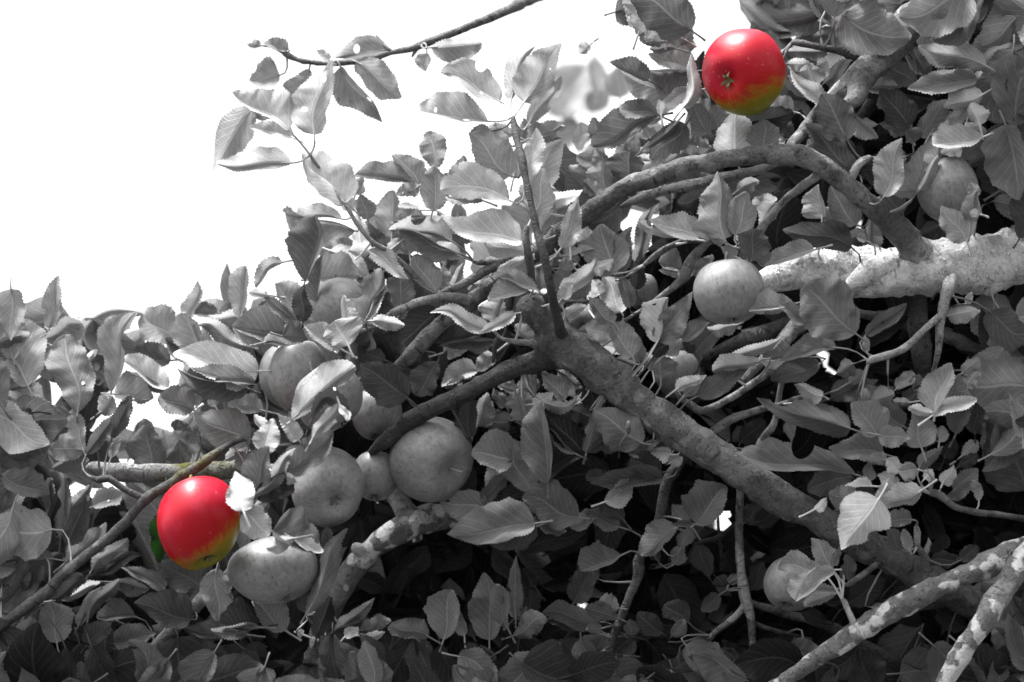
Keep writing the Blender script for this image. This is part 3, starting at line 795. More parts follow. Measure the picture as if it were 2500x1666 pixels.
290 880 420 400 90 70 0 1 4.4
470 740 640 170 60 60 0 3 4.2
700 240 830 160 40 50 0 6 3
830 160 1000 100 40 40 0 12 6
1160 110 890 200 60 70 0 4 1.8
1080 500 600 350 60 150 0 -2 8.2
880 510 500 390 40 50 0 -2.5 6.2
1330 520 1250 -120 250 100 0 -5 5.4
1430 490 1570 80 130 100 0 -4 4.8
1660 400 1800 160 60 80 0 3 5.2
1590 200 1830 130 60 60 0 6 6
1580 740 1610 420 120 150 0 -6 2.8
1470 560 1560 330 40 50 0 2 6.5
1440 700 1290 600 40 60 0 -3 5
1320 560 1200 530 30 30 0 0 4.8
2187 627 1695 775 20 130 0 -4 5
1700 760 1650 560 60 60 0 -5 3.6
920 830 690 760 20 140 0 2 4.2
900 870 700 810 30 30 0 1 5.5
1020 870 1230 690 60 60 0 3 4.2
480 1010 500 730 60 60 0 3 2
420 1180 340 840 50 60 0 1 4
345 1230 190 870 130 100 0 2 7.8
30 1100 60 900 40 50 0 4 8.5
260 860 50 830 30 60 0 -1 5
0 830 275 740 30 70 0 -2 7.5
270 1330 0 1110 60 80 0 -2 4.6
260 1460 0 1360 60 70 0 -1 6
450 1650 200 1310 80 150 0 -1 5
680 1520 780 1080 200 30 0 -3 5.7
690 1500 1030 1030 110 110 0 -2 4
940 1500 1170 1300 110 30 0 -2.5 4.4
1990 1150 1560 1225 40 150 0 -8 4.4
1850 1190 1560 1225 20 20 0 -8.2 6
1440 1350 1160 1390 80 30 0 3 5
T 1430 830
400 130 120 30 40 90 0 3 6.5
510 210 450 0 70 70 0 1 4.6
640 300 560 120 30 50 0 2 6
480 230 290 190 60 50 0 4 4
720 340 700 140 70 140 0 0 4
650 160 780 10 60 50 0 -1 1.6
760 140 930 0 60 60 0 -0.5 5.8
1040 120 930 20 30 40 0 0 1.8
860 480 1160 345 70 30 0 -2 6.3
940 540 1080 410 60 50 0 -1.5 4.2
1070 540 1545 290 130 70 0 -1 3
1690 190 1210 300 40 100 0 -2 5
1370 170 1890 10 40 60 0 -1 6.3
1990 170 1690 180 10 110 0 0 4.5
1700 200 1910 190 30 60 0 2 8
2530 850 1640 540 120 130 30 -1 4
2582 1290 1470 1110 40 210 0 -3 4.2
540 990 80 660 200 130 0 -2 3.8
80 660 190 530 20 30 0 -1 4
370 970 0 1060 60 60 0 0 2.5
390 1060 730 970 20 60 0 -1 4
620 1040 810 1020 60 50 0 1 2.6
820 1100 610 1060 80 40 0 -1 6
800 1180 920 1110 40 50 0 -1 4.5
720 1270 420 1140 90 110 0 -1 1.8
740 1340 40 1400 40 140 0 -1 2.8
240 1290 0 1340 60 60 0 0 2.4
1370 960 1530 840 50 50 0 6 4.5
1480 980 1720 770 80 80 0 5 2.2
2242 230 1780 410 70 120 0 -1 3
T 1430 1180
180 180 450 5 70 120 0 -1 5.8
1060 390 1330 10 240 110 0 0 3.2
320 420 0 300 60 110 0 0 3.2
360 350 160 190 60 60 0 -0.5 2
880 420 520 690 60 160 0 0 4
900 640 1000 430 60 50 0 0.5 3.2
1020 390 810 380 30 20 0 -1 3
980 370 820 210 60 60 0 8 5.5
1140 520 1230 300 60 40 0 20 5.5
1000 520 1100 360 40 40 0 15 4.5
840 780 930 600 60 60 0 3 3.8
640 780 780 640 80 80 0 10 4
1180 900 1080 600 90 70 0 5 2.2
1220 820 1430 600 100 100 0 18 4.6
340 690 -40 870 20 200 0 -1 3.4
1520 380 1700 160 80 80 0 8 3
1620 380 1880 250 80 80 0 6 1.8
1530 600 1880 520 60 60 0 18 3.6
1530 780 1850 640 60 60 0 15 3.2
1590 1020 1710 760 90 70 0 4 2
1250 900 1390 1090 60 60 0 6 2.8
1370 960 1440 870 30 40 0 5 5
1280 1070 1110 1230 60 60 0 2 2.4
980 1330 760 1150 80 110 0 2 2.2
740 1440 480 1260 90 80 0 2 1.9
820 1460 960 1310 50 60 0 1 2.8
310 1300 0 1180 60 80 0 0 2.4
440 1450 420 1300 50 60 0 2 3
160 1390 0 1400 40 40 0 0 2.8
320 1200 120 1160 40 110 0 1 3.5
T 1900 80
480 170 20 190 60 60 0 3 4
80 300 300 290 40 60 0 4 5.5
450 690 80 360 60 70 0 -1 6.3
320 520 290 290 90 110 0 2 4.8
540 420 430 170 110 130 0 5 5.5
440 480 700 240 60 60 0 3 4
80 420 260 640 60 50 0 1 3.2
660 1030 440 570 170 140 0 -3 2.5
720 1310 250 880 130 130 0 -1 2.9
400 1150 290 1020 50 60 0 2 5.2
720 800 960 1005 20 110 0 -2 5.3
800 860 960 880 30 30 0 0 5.8
1250 900 980 530 130 160 0 -2 1.8
1240 910 970 850 90 20 0 -1.5 4
850 530 1130 520 110 50 0 3 4.2
980 360 1130 520 15 15 0 1 6
1300 480 1060 300 120 110 0 4 3.2
1420 400 1280 140 80 130 0 3 2.8
1310 370 1210 130 15 20 0 1 6.5
1630 340 1500 240 60 60 0 3 2
1990 320 1340 120 110 110 0 -4 5
1900 440 1240 560 60 120 0 -3 5
1990 480 1810 500 40 90 0 -2 7
1960 590 1585 725 60 110 0 -4 6.3
1600 900 1870 670 60 60 0 -3 5
1330 980 1640 660 100 120 0 -2 3.8
1450 980 1640 740 20 60 0 -2.2 5.5
1560 880 1800 800 30 60 0 -1 2
1600 1000 1620 840 60 30 0 -4 5
1960 1000 1485 1115 40 170 0 -5 5.6
1760 1090 1560 1160 60 40 0 -4 6.8
1930 890 1840 670 60 90 0 -5 5.3
1290 1060 1215 930 20 120 0 -3 3
1010 1568 1190 1010 170 90 0 -5 5.2
1330 1510 1520 970 160 140 0 -4 4.2
1480 1380 1560 970 100 60 0 -4.5 5.6
1130 1350 1200 1130 40 50 0 -3 4.2
1070 1520 1340 1500 100 60 0 -3 5.8
1350 1510 1530 1170 20 60 0 -5 5
1260 920 1245 790 15 20 0 -2 5
1900 1568 1850 1430 60 40 0 -8 4.6
T 1900 460
420 290 380 -40 180 20 0 0 7
750 350 470 0 120 150 0 -1 4.5
610 520 450 180 70 70 0 2 4.4
700 565 60 340 110 130 0 0 2.6
640 540 830 380 60 100 0 4 2.4
860 580 900 300 40 110 0 3 3.8
840 500 750 470 20 40 0 1 5
1190 240 1000 40 90 100 0 -1 3.4
1800 500 1560 170 130 130 0 -6 5.2
1850 320 1880 0 100 40 0 -8 3.5
1930 250 1835 225 30 30 0 -9 6
740 1390 240 930 230 240 0 -9 3.4
270 1280 0 1130 40 100 0 -8 4
840 1400 1230 1100 60 60 0 -1 3.2
1620 1220 1930 1150 60 90 0 -2 5.3
1640 1170 1850 1100 20 40 0 -1 4
1800 1100 1850 990 20 30 0 0 6
880 1540 1080 1380 60 60 0 25 5
1100 1540 1200 1420 50 50 0 25 6
850 1568 820 1410 20 30 0 -2 4.8
T 1900 830
555 75 0 170 30 130 0 -2 3.8
120 190 230 120 40 50 0 4 6.5
720 230 560 330 90 60 0 0 3.8
430 540 150 430 90 40 0 0 6
500 560 900 380 110 90 0 4 3.4
700 520 950 370 60 60 0 4 3
680 410 830 290 50 50 0 3 4.6
780 660 1110 450 110 60 0 -2 3.8
890 600 1110 500 70 40 0 -3 5
1130 470 1300 310 60 50 0 -2 5.2
1290 450 1350 330 40 40 0 -2 3.5
1200 600 1360 460 60 60 0 0 3
1260 600 1090 590 20 30 0 -3 6
1200 830 900 610 60 110 0 -3 3.2
950 910 710 590 100 180 0 -5 4.4
960 910 1265 940 90 90 0 -6 4.5
1000 1090 480 1030 90 150 0 -4 3.6
1040 1160 830 1140 40 60 0 -5 5
1500 680 1640 215 170 60 0 -5 5.8
1600 590 1740 320 30 170 0 -4 4
1760 320 1930 160 50 60 0 -3 4.4
1800 460 1910 260 60 60 0 -3 4.8
1480 720 1900 560 60 50 20 -6 6.8
1480 700 1240 650 40 40 0 -6 6
1370 1030 1300 690 100 160 0 -5 4.8
1700 900 1830 620 130 40 0 -2 3
1880 900 1910 600 70 60 0 0 2
1540 980 1560 820 50 60 0 0 6
1420 1020 1500 890 40 40 0 0 2.4
1350 1220 1560 1000 50 60 0 -3 4
1590 1130 1700 930 60 70 0 1 1.6
1760 1110 1910 960 50 50 0 0 5.3
700 1310 270 1400 110 110 0 -1 3
880 1350 850 1170 50 40 0 -4 4.2
900 1400 600 1420 90 60 0 -5 6.8
930 1490 740 1410 40 30 0 -6 1.5
950 1600 1060 1320 60 70 0 -8 5
1160 1270 1040 1130 60 60 0 -6 6
1330 1240 1150 1260 90 60 0 -6.5 4.8
1150 1390 950 1290 60 60 0 -5 6.2
1400 1330 1480 1240 40 50 0 -5 6.5
1570 1380 1690 1200 40 70 0 -4 6
1680 1440 1910 1230 70 80 0 -2 4
1610 1500 1910 1340 20 60 0 -3 3.6
1920 1540 1860 1340 30 50 0 -3 5
1720 1220 1910 1100 50 50 0 0 2.2
T 1900 1180
1370 70 965 255 60 120 0 -9 5
960 150 600 635 190 230 0 -10 6.6
800 150 480 110 110 80 0 -6 3.6
350 250 470 145 20 40 0 -6 6.5
1280 350 1010 360 50 90 0 -3 4
1180 640 1050 420 60 60 0 -2 3
1260 650 1190 440 40 40 0 -3 4.6
510 810 340 510 100 100 0 -3 4.8
520 790 570 600 20 40 0 -3 4
670 930 660 680 60 70 0 -2 3
430 830 0 780 60 110 0 -5 5
290 860 150 1115 60 90 0 -6 5.5
540 830 150 1110 30 80 0 -7 5.6
570 1010 280 1020 30 40 0 -6 4.8
560 1050 240 1160 40 60 0 -5 4.8
680 1150 1020 900 120 100 0 3 1.9
1030 1120 1250 1000 30 60 0 2 2.2
1730 720 1440 740 60 60 0 -1 2
1740 740 1910 600 60 70 0 -2 2.6
1410 700 1440 520 10 25 0 4 7
1450 660 1610 490 30 70 0 2 1.6
1520 1220 1800 1380 100 100 0 4 1.8
460 1330 230 1240 60 60 0 3 1.6
900 1190 1040 1150 15 15 0 0 5
"""
rows = []
for ln in LEAVES.strip().splitlines():
    q = ln.split()
    if q[0] == 'T': ox, oy = float(q[1]), float(q[2]); continue
    v = [float(x) for x in q]
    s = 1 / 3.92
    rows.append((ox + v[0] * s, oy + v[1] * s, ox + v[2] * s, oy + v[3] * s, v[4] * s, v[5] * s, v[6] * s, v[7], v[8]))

def nearest(p, lim):
    best = None; bd = lim
    for c, r in CENTRE:
        d = (c - p).length - r
        if d < bd: bd = d; best = c
    return best

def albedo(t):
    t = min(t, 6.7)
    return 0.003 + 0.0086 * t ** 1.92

def leaf_geo(bx, by, tx, ty, wl, wr, bow, d, tone, rng, hi=True, holes=(), stalk=True):
    L = math.hypot(tx - bx, ty - by)
    dx, dy = (tx - bx) / L, (ty - by) / L
    nx, ny = dy, -dx                                   # the side on the left when walking from base to tip
    if hi: wl, wr = wl * 1.10 + 3, wr * 1.10 + 3
    W = max(0.30 * L, wl, wr) * 1.03
    twist = rng.uniform(-0.6, 0.6)
    fold = -1 if tone < 3.6 else (1 if rng.random() < 0.6 else -1)    # halves rise to the viewer or fall away
    lean = (-0.75 + 0.19 * tone) + rng.uniform(-0.2, 0.2)              # blade tips back to the light or hangs over
    lean = max(-0.8, min(0.9, lean))
    curl = rng.uniform(-0.12, 0.30) * (1 if fold > 0 else -1)
    kd = rng.random()
    if kd < 0.5: a_, b_ = rng.uniform(0.36, 0.50), rng.uniform(0.66, 0.95)
    elif kd < 0.85: a_, b_ = rng.uniform(0.48, 0.62), rng.uniform(0.54, 0.72)
    else: a_, b_ = rng.uniform(0.65, 0.85), rng.uniform(0.45, 0.56)
    sbend, hook, tipn = rng.uniform(-0.05, 0.05) * L, rng.gauss(0, 0.06) * L, rng.uniform(0.2, 0.8)
    roll = rng.uniform(-0.25, 0.35)
    mxv = (a_ / (a_ + b_)) ** a_ * (b_ / (a_ + b_)) ** b_
    teeth = max(8, int(L / 7.5)) if hi else 0
    ns = max(18, min(80, teeth * 3)) if hi else 8
    cross = [-1, -0.72, -0.42, -0.16, 0, 0.16, 0.42, 0.72, 1] if hi else [-1, -0.5, 0, 0.5, 1]
    wav = rng.uniform(0.6, 2.4) * 0.042 * L * (0.3 if d >= 14 else 1); wf = rng.uniform(1.2, 2.6); wp = rng.uniform(0, 6.28); wp2 = rng.uniform(0, 6.28)
    asym = rng.uniform(-0.06, 0.06)
    verts, uvs, faces = [], [], []
    ds = K * (D0 + (d if d < 14 else 14 + (d - 14) * 6) / 100) / D0 * 100     # picture units to centimetres at that distance
    if holes: cross = [-1 + k / 12 for k in range(25)]
    m = len(cross)
    prm = [[i / ns, c] for i in range(ns + 1) for c in cross]
    AR = (wl + wr) / 2 / L
    def rho(t, c, ht, hc): return math.hypot(t - ht, (c - hc) * AR)
    dead = set()
    for i in range(ns):
        for k in range(m - 1):
            t = (i + 0.5) / ns; c = (cross[k] + cross[k + 1]) / 2
            if any(rho(t, c, ht, hc) < hr for ht, hc, hr in holes): dead.add((i, k))
    if dead:
        for i in range(ns + 1):
            for k in range(m):
                n4 = [(i - 1, k - 1), (i - 1, k), (i, k - 1), (i, k)]
                n4 = [q for q in n4 if 0 <= q[0] < ns and 0 <= q[1] < m - 1]
                if any(q in dead for q in n4) and any(q not in dead for q in n4):
                    t, c = prm[i * m + k]
                    ht, hc, hr = min(holes, key=lambda q: rho(t, c, q[0], q[1]) / q[2])
                    q = rho(t, c, ht, hc)
                    if q > 1e-6:
                        s_ = hr / q
                        prm[i * m + k] = [max(0, min(1, ht + (t - ht) * s_)), max(-1, min(1, hc + (c - hc) * s_))]
    for (t, c), c0 in zip(prm, cross * (ns + 1)):
        f = (max(t, 0.0008) ** a_) * (max(1 - t, 0.0) ** b_) / mxv
        f *= 1 - tipn * max(0.0, (t - 0.78) / 0.22) * (1 - t) * 5.5
        f = max(f, 0.012)
        cx = bx + (tx - bx) * t + nx * bow * 4 * t * (1 - t); cy = by + (ty - by) * t + ny * bow * 4 * t * (1 - t)
        sb = sbend * math.sin(6.28 * t) + hook * max(0.0, (t - 0.62) / 0.38) ** 2
        cx += nx * sb; cy += ny * sb
        bd = bow * 4 * (1 - 2 * t) / L                 # slope of the bowed midrib
        lx, ly = dx + nx * bd, dy + ny * bd
        q = math.hypot(lx, ly); lx, ly = lx / q, ly / q
        mxn, myn = ly, -lx
        w = wl if c < 0 else wr
        lobe = 1 + 0.26 * mnoise.noise((t * 3.1, 7.0 if c < 0 else 2.0, wp)) + 0.12 * mnoise.noise((t * 8.3, 1.0 if c < 0 else 4.0, wp2))
        ww = w * f * (1 + (asym if c < 0 else -asym)) * (1 + (lobe - 1) * abs(c))
        tooth = 0.0
        if hi and abs(c) == 1:
            ph = (t * teeth + (0.3 if c > 0 else 0)) % 1.0
            tooth = (ph - 0.45) * 4.6 * min(1, f * 2.5) * (1 + 0.6 * mnoise.noise((t * 31, c, wp)))
        side = 1 if c < 0 else -1
        ac = abs(c)
        off = side * (ww * ac + tooth * (1 if w > 12 else 0.4))
        x = cx + mxn * off; y = cy + myn * off
        dep = fold * math.sqrt(max(0.0, W * W - w * w)) * f * (ac ** 1.25) * 0.85
        dep += wav * (ac ** 2) * math.sin(wf * 6.28 * t + (wp if c < 0 else wp2)) * min(1, f * 1.5)
        dep += wav * 0.12 * ac * math.sin(wf * 17 * t + wp2)
        dep += curl * L * (t - 0.35) ** 2 * 1.2 + twist * c * L * (t - 0.3) * 0.3
        dep += roll * w * f * max(0.0, ac - 0.55) ** 2 * 4
        yup = -(y - by); dep += lean * yup * 0.75
        verts.append(P(x, y, min(13.9, d + dep * ds)) if d < 14 else P(x, y, d) + FWD * (dep * ds / 100))
        uvs.append((0.5 + 0.5 * c, t))
    for i in range(ns):
        for k in range(m - 1):
            if (i, k) in dead: continue
            a = i * m + k
            faces.append((a, a + 1, a + m + 1, a + m))
    if stalk:
        base = verts[m // 2]; back = (base - verts[m * max(1, ns // 5) + m // 2]).normalized()
        tgt = nearest(base, 0.042)
        r0 = 0.0009
        if tgt is None: end = base + back * rng.uniform(0.008, 0.016) + FWD * rng.uniform(0.002, 0.008)
        else: end = tgt
        c1 = base + back * min(0.016, (end - base).length * 0.45); c2 = c1.lerp(end, 0.55)
        bz = lambda q: base * (1 - q) ** 3 + c1 * (3 * q * (1 - q) ** 2) + c2 * (3 * q * q * (1 - q)) + end * q ** 3
        prev = verts[m + m // 2]
        pts = [verts[m * max(1, ns // 8) + m // 2], base, bz(0.25), bz(0.5), bz(0.75), end]
        b0 = len(verts)
        for i, p in enumerate(pts):
            tdir = (pts[min(5, i + 1)] - pts[max(0, i - 1)])
            tdir = tdir.normalized() if tdir.length > 1e-6 else back
            e1 = tdir.orthogonal().normalized(); e2 = tdir.cross(e1)
            r = r0 * (0.55, 0.9, 0.85, 0.9, 1.0, 1.25)[i]
            for k in range(6):
                an = k / 6 * 6.2832
                verts.append(p + (e1 * math.cos(an) + e2 * math.sin(an)) * r); uvs.append((0.5, 0.5))
        for i in range(5):
            for k in range(6):
                a = b0 + i * 6 + k; b = b0 + i * 6 + (k + 1) % 6
                faces.append((a, b, b + 6, a + 6))
    return verts, faces, uvs

HOLES = {}      # a few eaten leaves: nearest leaf to the picture point gets a hole (along, across, radius)
for (hx, hy, t, c, r) in [(791, 201, 0.72, -0.1, 0.04), (868, 240, 0.62, -0.5, 0.045), (833, 213, 0.3, -0.4, 0.035), (1142, 276, 0.3, -0.35, 0.05), (1063, 268, 0.75, 0.2, 0.025),
                          (1330, 180, 0.6, 0.5, 0.02), (866, 135, 0.55, 0.3, 0.06), (612, 275, 0.15, 0.5, 0.06), (590, 300, 0.25, 0.3, 0.035), (185, 951, 0.35, 0.35, 0.035),
                          (247, 1225, 0.5, 0.1, 0.05), (1087, 1235, 0.8, 0.3, 0.045), (735, 553, 0.8, 0.6, 0.05), (300, 965, 0.5, 0.3, 0.03), (330, 1430, 0.5, 0.3, 0.03), (1246, 268, 0.5, 0, 0.02)]:
    best = min(range(len(rows)), key=lambda i: math.hypot((rows[i][0] + rows[i][2]) / 2 - hx, (rows[i][1] + rows[i][3]) / 2 - hy) + rows[i][7])
    HOLES.setdefault(best, []).append((t, c, r))
order = sorted(range(len(rows)), key=lambda i: -math.hypot(rows[i][2] - rows[i][0], rows[i][3] - rows[i][1]) * (rows[i][4] + rows[i][5]))
single = set(order[:300])
SV, SF, SU, ST = [], [], [], []
def add_stuff(v, f, u, tone):
    b = len(SV); SV.extend(v); SU.extend(u); ST.extend([tone] * len(v)); SF.extend([tuple(i + b for i in q) for q in f])
for i, r in enumerate(rows):
    rng = random.Random(i * 17 + 3)
    ho = list(HOLES.get(i, []))
    if not ho and rng.random() < 0.04 and r[8] > 3: ho = [(rng.uniform(0.3, 0.8), rng.uniform(-0.6, 0.6), rng.uniform(0.018, 0.035)) for _ in range(rng.randint(1, 2))]
    if rng.random() < 0.20: ho.append((rng.uniform(0.35, 0.9), rng.choice((-1, 1)), rng.uniform(0.06, 0.14)))      # a bite from the margin
    v, f, u = leaf_geo(*r, rng, True, ho)
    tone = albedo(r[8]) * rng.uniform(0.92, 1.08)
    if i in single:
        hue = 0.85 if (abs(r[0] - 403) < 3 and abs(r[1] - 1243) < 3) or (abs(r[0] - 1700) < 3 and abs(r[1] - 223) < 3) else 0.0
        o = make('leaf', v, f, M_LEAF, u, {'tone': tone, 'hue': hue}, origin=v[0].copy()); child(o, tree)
    else: add_stuff(v, f, u, tone)

# leaves of the deeper crown, too many to tell apart
def inside(poly, x, y):
    c = False; j = len(poly) - 1
    for i in range(len(poly)):
        if (poly[i][1] > y) != (poly[j][1] > y) and x < (poly[j][0] - poly[i][0]) * (y - poly[i][1]) / (poly[j][1] - poly[i][1]) + poly[i][0]: c = not c
        j = i
    return c
CORE = [(620,1300),(760,1230),(890,1010),(930,900),(1080,800),(1330,760),(1440,600),(1640,470),(1850,430),(1960,230),(2100,120),(2250,-60),(2720,-150),(2720,1830),(1000,1830),(560,1830),(600,1470)]
RIM = [(-60,1230),(-170,900),(60,860),(130,860),(280,800),(300,1080),(480,1060),(430,960),(430,800),(600,770),(760,760),(860,640),(1010,520),(1180,560),(1380,420),(1500,330),(1640,170),(1850,60),(1900,-150),(2720,-170),(2720,1840),(-170,1840)]
GAPS = [(372,1000,48,60),(1538,592,34,36),(1552,600,20,26),(1745,1268,44,50),(1680,1385,26,26),(2018,905,36,34),(1110,650,36,26),(1690,352,18,20),(1625,520,26,14),(1845,520,22,18),(870,830,14,16),
        (1075,872,16,10),(1295,1470,16,22),(1278,1420,6,9),(1685,180,10,10),(1670,380,16,16),(1490,345,26,16),(1520,600,14,30),(300,1225,30,20),(260,1245,40,22),(1440,1470,10,8),(1450,1212,10,8),(2190,800,8,8)]
rng = random.Random(99)
def scatter(n, poly, dlo, dhi, tlo, thi, smin, smax, notin=None):
    k = 0; tries = 0
    while k < n and tries < n * 30:
        tries += 1
        x, y = rng.uniform(-180, 2720), rng.uniform(-170, 1840)
        jx = 80 * mnoise.noise((x * 0.011, y * 0.011, 5.0)) + rng.gauss(0, 22); jy = 85 * mnoise.noise((x * 0.011, y * 0.011, 9.0)) + rng.gauss(0, 22)
        if not inside(poly, x + jx, y + jy): continue
        if notin and inside(notin, x + jx, y + jy) and rng.random() < 0.9: continue
        d = rng.uniform(dlo, dhi)
        if any(((x - gx) / (rx + 26)) ** 2 + ((y - gy) / (ry + 26)) ** 2 < 1 for gx, gy, rx, ry in GAPS): continue
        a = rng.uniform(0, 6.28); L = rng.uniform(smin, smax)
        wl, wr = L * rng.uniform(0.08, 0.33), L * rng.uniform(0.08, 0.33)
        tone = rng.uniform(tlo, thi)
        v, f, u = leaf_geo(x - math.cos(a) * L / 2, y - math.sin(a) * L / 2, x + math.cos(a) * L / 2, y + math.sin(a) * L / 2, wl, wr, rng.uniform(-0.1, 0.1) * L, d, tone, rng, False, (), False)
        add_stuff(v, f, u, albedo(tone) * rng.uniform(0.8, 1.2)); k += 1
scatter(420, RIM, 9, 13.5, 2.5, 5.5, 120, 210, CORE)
scatter(800, CORE, 7.5, 13.5, 0.2, 2.2, 110, 200)  # very dark tones: the inner crown's deep shade is put into the leaf colour
scatter(3000, CORE, 14, 24, 0.1, 1.2, 100, 180)  # deepest leaves darker still, shade painted in by tone
scatter(200, [(-170,1300),(200,1330),(560,1330),(640,1470),(600,1830),(-170,1830)], 8, 13.5, 1.4, 4.2, 120, 210)
# nearer leaves where the crown runs on past the picture
def ring(n, x0, x1, y0, y1, tlo, thi):
    for _ in range(n):
        x, y = rng.uniform(x0, x1), rng.uniform(y0, y1)
        a = rng.uniform(0, 6.28); L = rng.uniform(110, 200); d = rng.uniform(-4, 7)
        if abs(x - 1815) < 170 and y < 320: continue
        if x > 2300 and (540 < y < 760 or abs(y - 1540 + 0.1 * x) < 90): continue          # keep the limbs clear
        t = rng.uniform(tlo, thi)
        v, f, u = leaf_geo(x - math.cos(a) * L / 2, y - math.sin(a) * L / 2, x + math.cos(a) * L / 2, y + math.sin(a) * L / 2, L * rng.uniform(0.12, 0.4), L * rng.uniform(0.12, 0.4), rng.uniform(-0.12, 0.12) * L, d, t, rng, True, (), True)
        add_stuff(v, f, u, albedo(t) * rng.uniform(0.85, 1.15))
ring(95, -130, 70, 760, 1780, 3, 5.8)
ring(230, -60, 2560, 1610, 1790, 1.0, 4.2)
ring(150, 2420, 2640, -60, 1780, 2, 5.6)
ring(85, 1560, 2560, -110, 75, 2.6, 5.6)
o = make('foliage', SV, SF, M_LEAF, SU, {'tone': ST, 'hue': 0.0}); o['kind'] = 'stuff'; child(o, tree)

# ------------------------------------------------------------------ apples
def apple(cx, cy, rx, ry, d, cal, label, red=None, lump=1.0, seed=0, cav=1.0):
    """cal: where the calyx end points, in picture right, picture down and towards the viewer"""
    c = P(cx, cy, d)
    s = K * (D0 + d / 100) / D0
    rad = (rx + ry) / 2 * s
    ax = (RGT * cal[0] - UPV * cal[1] - FWD * cal[2]).normalized()      # calyx direction = local -Z
    z = -ax
    x = (RGT - z * RGT.dot(z)); x = x.normalized() if x.length > 0.1 else z.orthogonal().normalized()
    y = z.cross(x)
    rot = Matrix((x, y, z)).transposed()
    verts, faces = [], []
    nu, nv = 56, 40
    rg = random.Random(seed)
    ribp = rg.uniform(0, 6.28)
    for i in range(nv + 1):
        th = math.pi * i / nv                               # 0 stalk end .. pi calyx
        zz = math.cos(th); r = math.sin(th) ** 0.92
        top = math.exp(-((th) / 0.33) ** 2); bot = math.exp(-((math.pi - th) / 0.30) ** 2)
        h = 0.95 * zz - cav * (0.28 * top - 0.22 * bot)
        r2 = r * (1.03 + 0.05 * zz)
        for k in range(nu):
            an = 2 * math.pi * k / nu
            ribs = 1 + 0.012 * math.cos(5 * an + ribp) * (0.4 + 0.6 * (1 - zz) / 2)
            n_ = 1 + 0.035 * lump * mnoise.noise((math.cos(an) * r * 1.3 + seed, math.sin(an) * r * 1.3, zz * 1.3))
            verts.append(Vector((math.cos(an) * r2 * ribs * n_, math.sin(an) * r2 * ribs * n_, h * n_)))
    for i in range(nv):
        for k in range(nu):
            a = i * nu + k; b = i * nu + (k + 1) % nu
            faces.append((a, a + nu, b + nu, b))
    # real proportions, then fit the silhouette
    W = [rot @ v for v in verts]
    ex = max(abs(v.dot(RGT)) for v in W); ey = max(abs(v.dot(UPV)) for v in W)
    fx, fy = rx * s / ex, ry * s / ey; fz = (fx + fy) / 2
    W = [RGT * (v.dot(RGT) * fx) + UPV * (v.dot(UPV) * fy) + FWD * (v.dot(FWD) * fz) for v in W]
    loc = [rot.transposed() @ v for v in W]
    if red:
        bl = rot.transposed() @ (RGT * red[0] - UPV * red[1] - FWD * red[2]).normalized()
        m = apple_red_material('apple_skin_red', bl, red[3], red[4])
    else: m = M_APPLE
    o = make('apple', loc, faces, m)
    o.matrix_world = Matrix.Translation(c) @ rot.to_4x4()
    o['label'] = label; o['category'] = 'apple'; o['group'] = 'apples hanging in the tree'
    # stalk
    topz = max(loc[k].z for k in range(nu)); p0 = Vector((0, 0, topz - 0.002))
    pts = [(p0, 0.0016), (Vector((0.001, 0.001, topz + 0.008)), 0.0011), (Vector((0.003, 0.001, topz + 0.014)), 0.0013)]
    q = tube('stalk', pts, 0.1, 0, 8, 0.003, 0.1, record=False, material=M_STALKC if red else M_STALK); q.parent = o
    # dried sepals round the eye
    botz = min(loc[nv * nu + k].z for k in range(nu))
    cv, cf = [], []
    for k in range(5):
        an = 2 * math.pi * k / 5 + rg.uniform(-0.2, 0.2)
        dr = Vector((math.cos(an), math.sin(an), 0)); sd = Vector((-math.sin(an), math.cos(an), 0))
        b0 = Vector((0, 0, botz + 0.0004)); ln = rg.uniform(0.006, 0.009); up = rg.uniform(0.2, 0.9)
        pr = [b0 + dr * 0.0008 - sd * 0.0014, b0 + dr * 0.0008 + sd * 0.0014, b0 + dr * ln * 0.55 + sd * 0.0013 - Vector((0, 0, ln * up)), b0 + dr * ln * 0.55 - sd * 0.0013 - Vector((0, 0, ln * up)), b0 + dr * ln * 1.1 - Vector((0, 0, ln * up * 0.7))]
        n0 = len(cv); cv += pr; cf += [(n0, n0 + 1, n0 + 2, n0 + 3), (n0 + 3, n0 + 2, n0 + 4)]
    n0 = len(cv)
    for k in range(8): cv.append(Vector((math.cos(k * 0.785) * 0.0022, math.sin(k * 0.785) * 0.0022, botz - 0.0004)))
    cf.append(tuple(n0 + k for k in range(7, -1, -1)))
    q = make('calyx', cv, cf, M_CALYXC if red else M_CALYX, smooth=False); q.parent = o
    return o
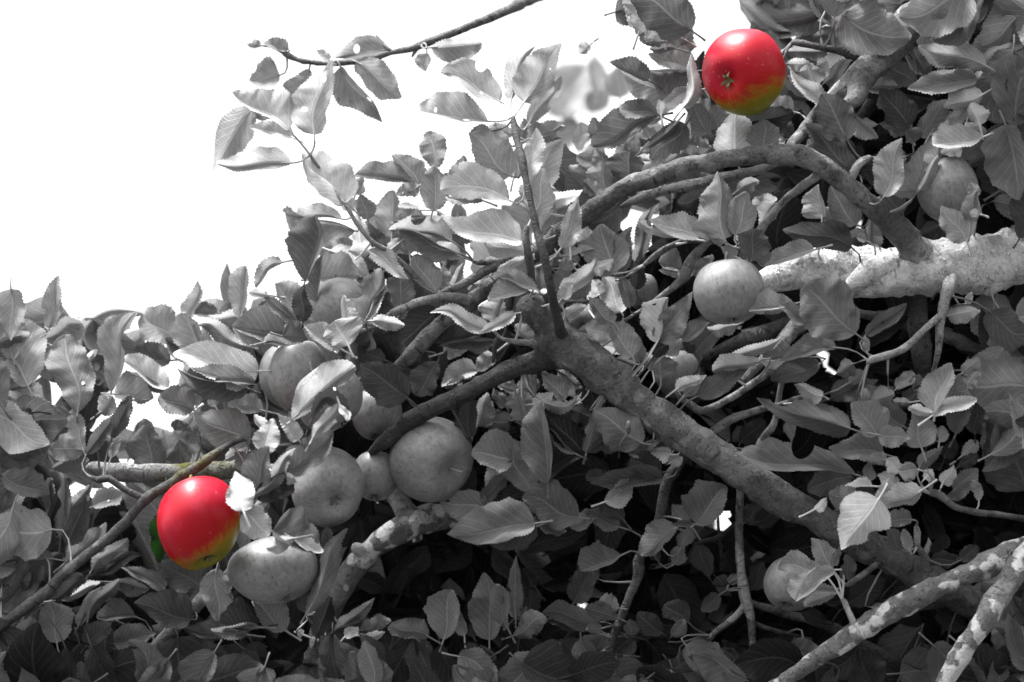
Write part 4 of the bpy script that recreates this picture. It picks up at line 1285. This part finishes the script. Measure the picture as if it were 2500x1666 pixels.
APPLES = [
 (485,1277,101,117,-8, (0.25,0.85,0.30), 'glossy red apple with yellow-green base hanging by the thin diagonal twig', (-0.50,-0.75,0.30,-0.85,0.30), 1),
 (1815,177,104,106,-4, (-0.53,0.32,0.78), 'red apple with visible calyx eye and green underside above the arching branch', (-0.40,-0.82,0.28,-0.85,0.30), 2),
 (829,752,72,74,0, (0.2,0.7,0.3), 'pale smooth grey apple cupped by upright curled leaves', None, 3),
 (699,916,66,82,6.5, (0.1,0.8,0.4), 'pale grey apple mostly hidden behind its lit neighbour and a broad leaf', None, 4),
 (729,918,74,86,1.2, (0.1,0.85,0.1), 'bright grey apple with sunlit left cheek beside a broad pale leaf', None, 5),
 (803,972,84,88,-4.2, (0.4,0.6,0.1), 'grey apple with a pale leaf and a dark curled leaf lying across it', None, 6),
 (801,1190,90,100,-3, (0.32,0.38,0.85), 'large grey apple with dark star-shaped calyx facing out under a folded leaf', None, 7),
 (920,1012,62,64,3.5, (0.0,0.8,0.3), 'dim grey apple tucked under dark leaves beside the fork arm', None, 8),
 (916,1162,58,62,2.2, (0.0,0.8,0.3), 'shaded grey apple squeezed between two larger grey apples', None, 9),
 (1052,1121,104,106,1.5, (-0.64,-0.30,-0.68), 'large round grey apple with deep stalk hollow below the fork arm', None, 10),
 (670,1392,115,84,-4, (0.35,0.75,0.35), 'broad streaked grey apple below the red one, leaf draped on top', None, 11),
 (1780,713,88,80,-6, (0.1,0.86,0.2), 'round streaked grey apple hanging in front of the silvery limb', None, 12),
 (2313,463,76,78,-2.5, (0.1,0.8,0.2), 'large grey apple above the silvery limb, behind a pale pointed leaf', None, 13),
 (2362,352,54,52,2.5, (0.0,0.8,0.2), 'dark grey apple with only its underside showing below folded leaves', None, 14),
 (1932,1427,70,68,-1, (-0.2,0.6,0.3), 'grey apple in deep shade under the diagonal limb, leaf on its shoulder', None, 15),
 (1418,788,52,48,5, (0.1,0.25,0.9), 'small pale apple peeping out above the fork', None, 16),
 (1568,712,40,44,6, (0.0,0.8,0.2), 'small streaked apple behind upright leaf stalks above the diagonal limb', None, 17),
 (1655,914,56,58,4, (0.1,0.8,0.2), 'grey apple half covered by a folded leaf just above the diagonal limb', None, 18),
]
for (cx, cy, rx, ry, d, cal, lab, red, sd) in APPLES:
    apple(cx, cy, rx, ry, d, cal, lab, red, 1.0, sd, 0.3 if sd == 11 else 1.0)
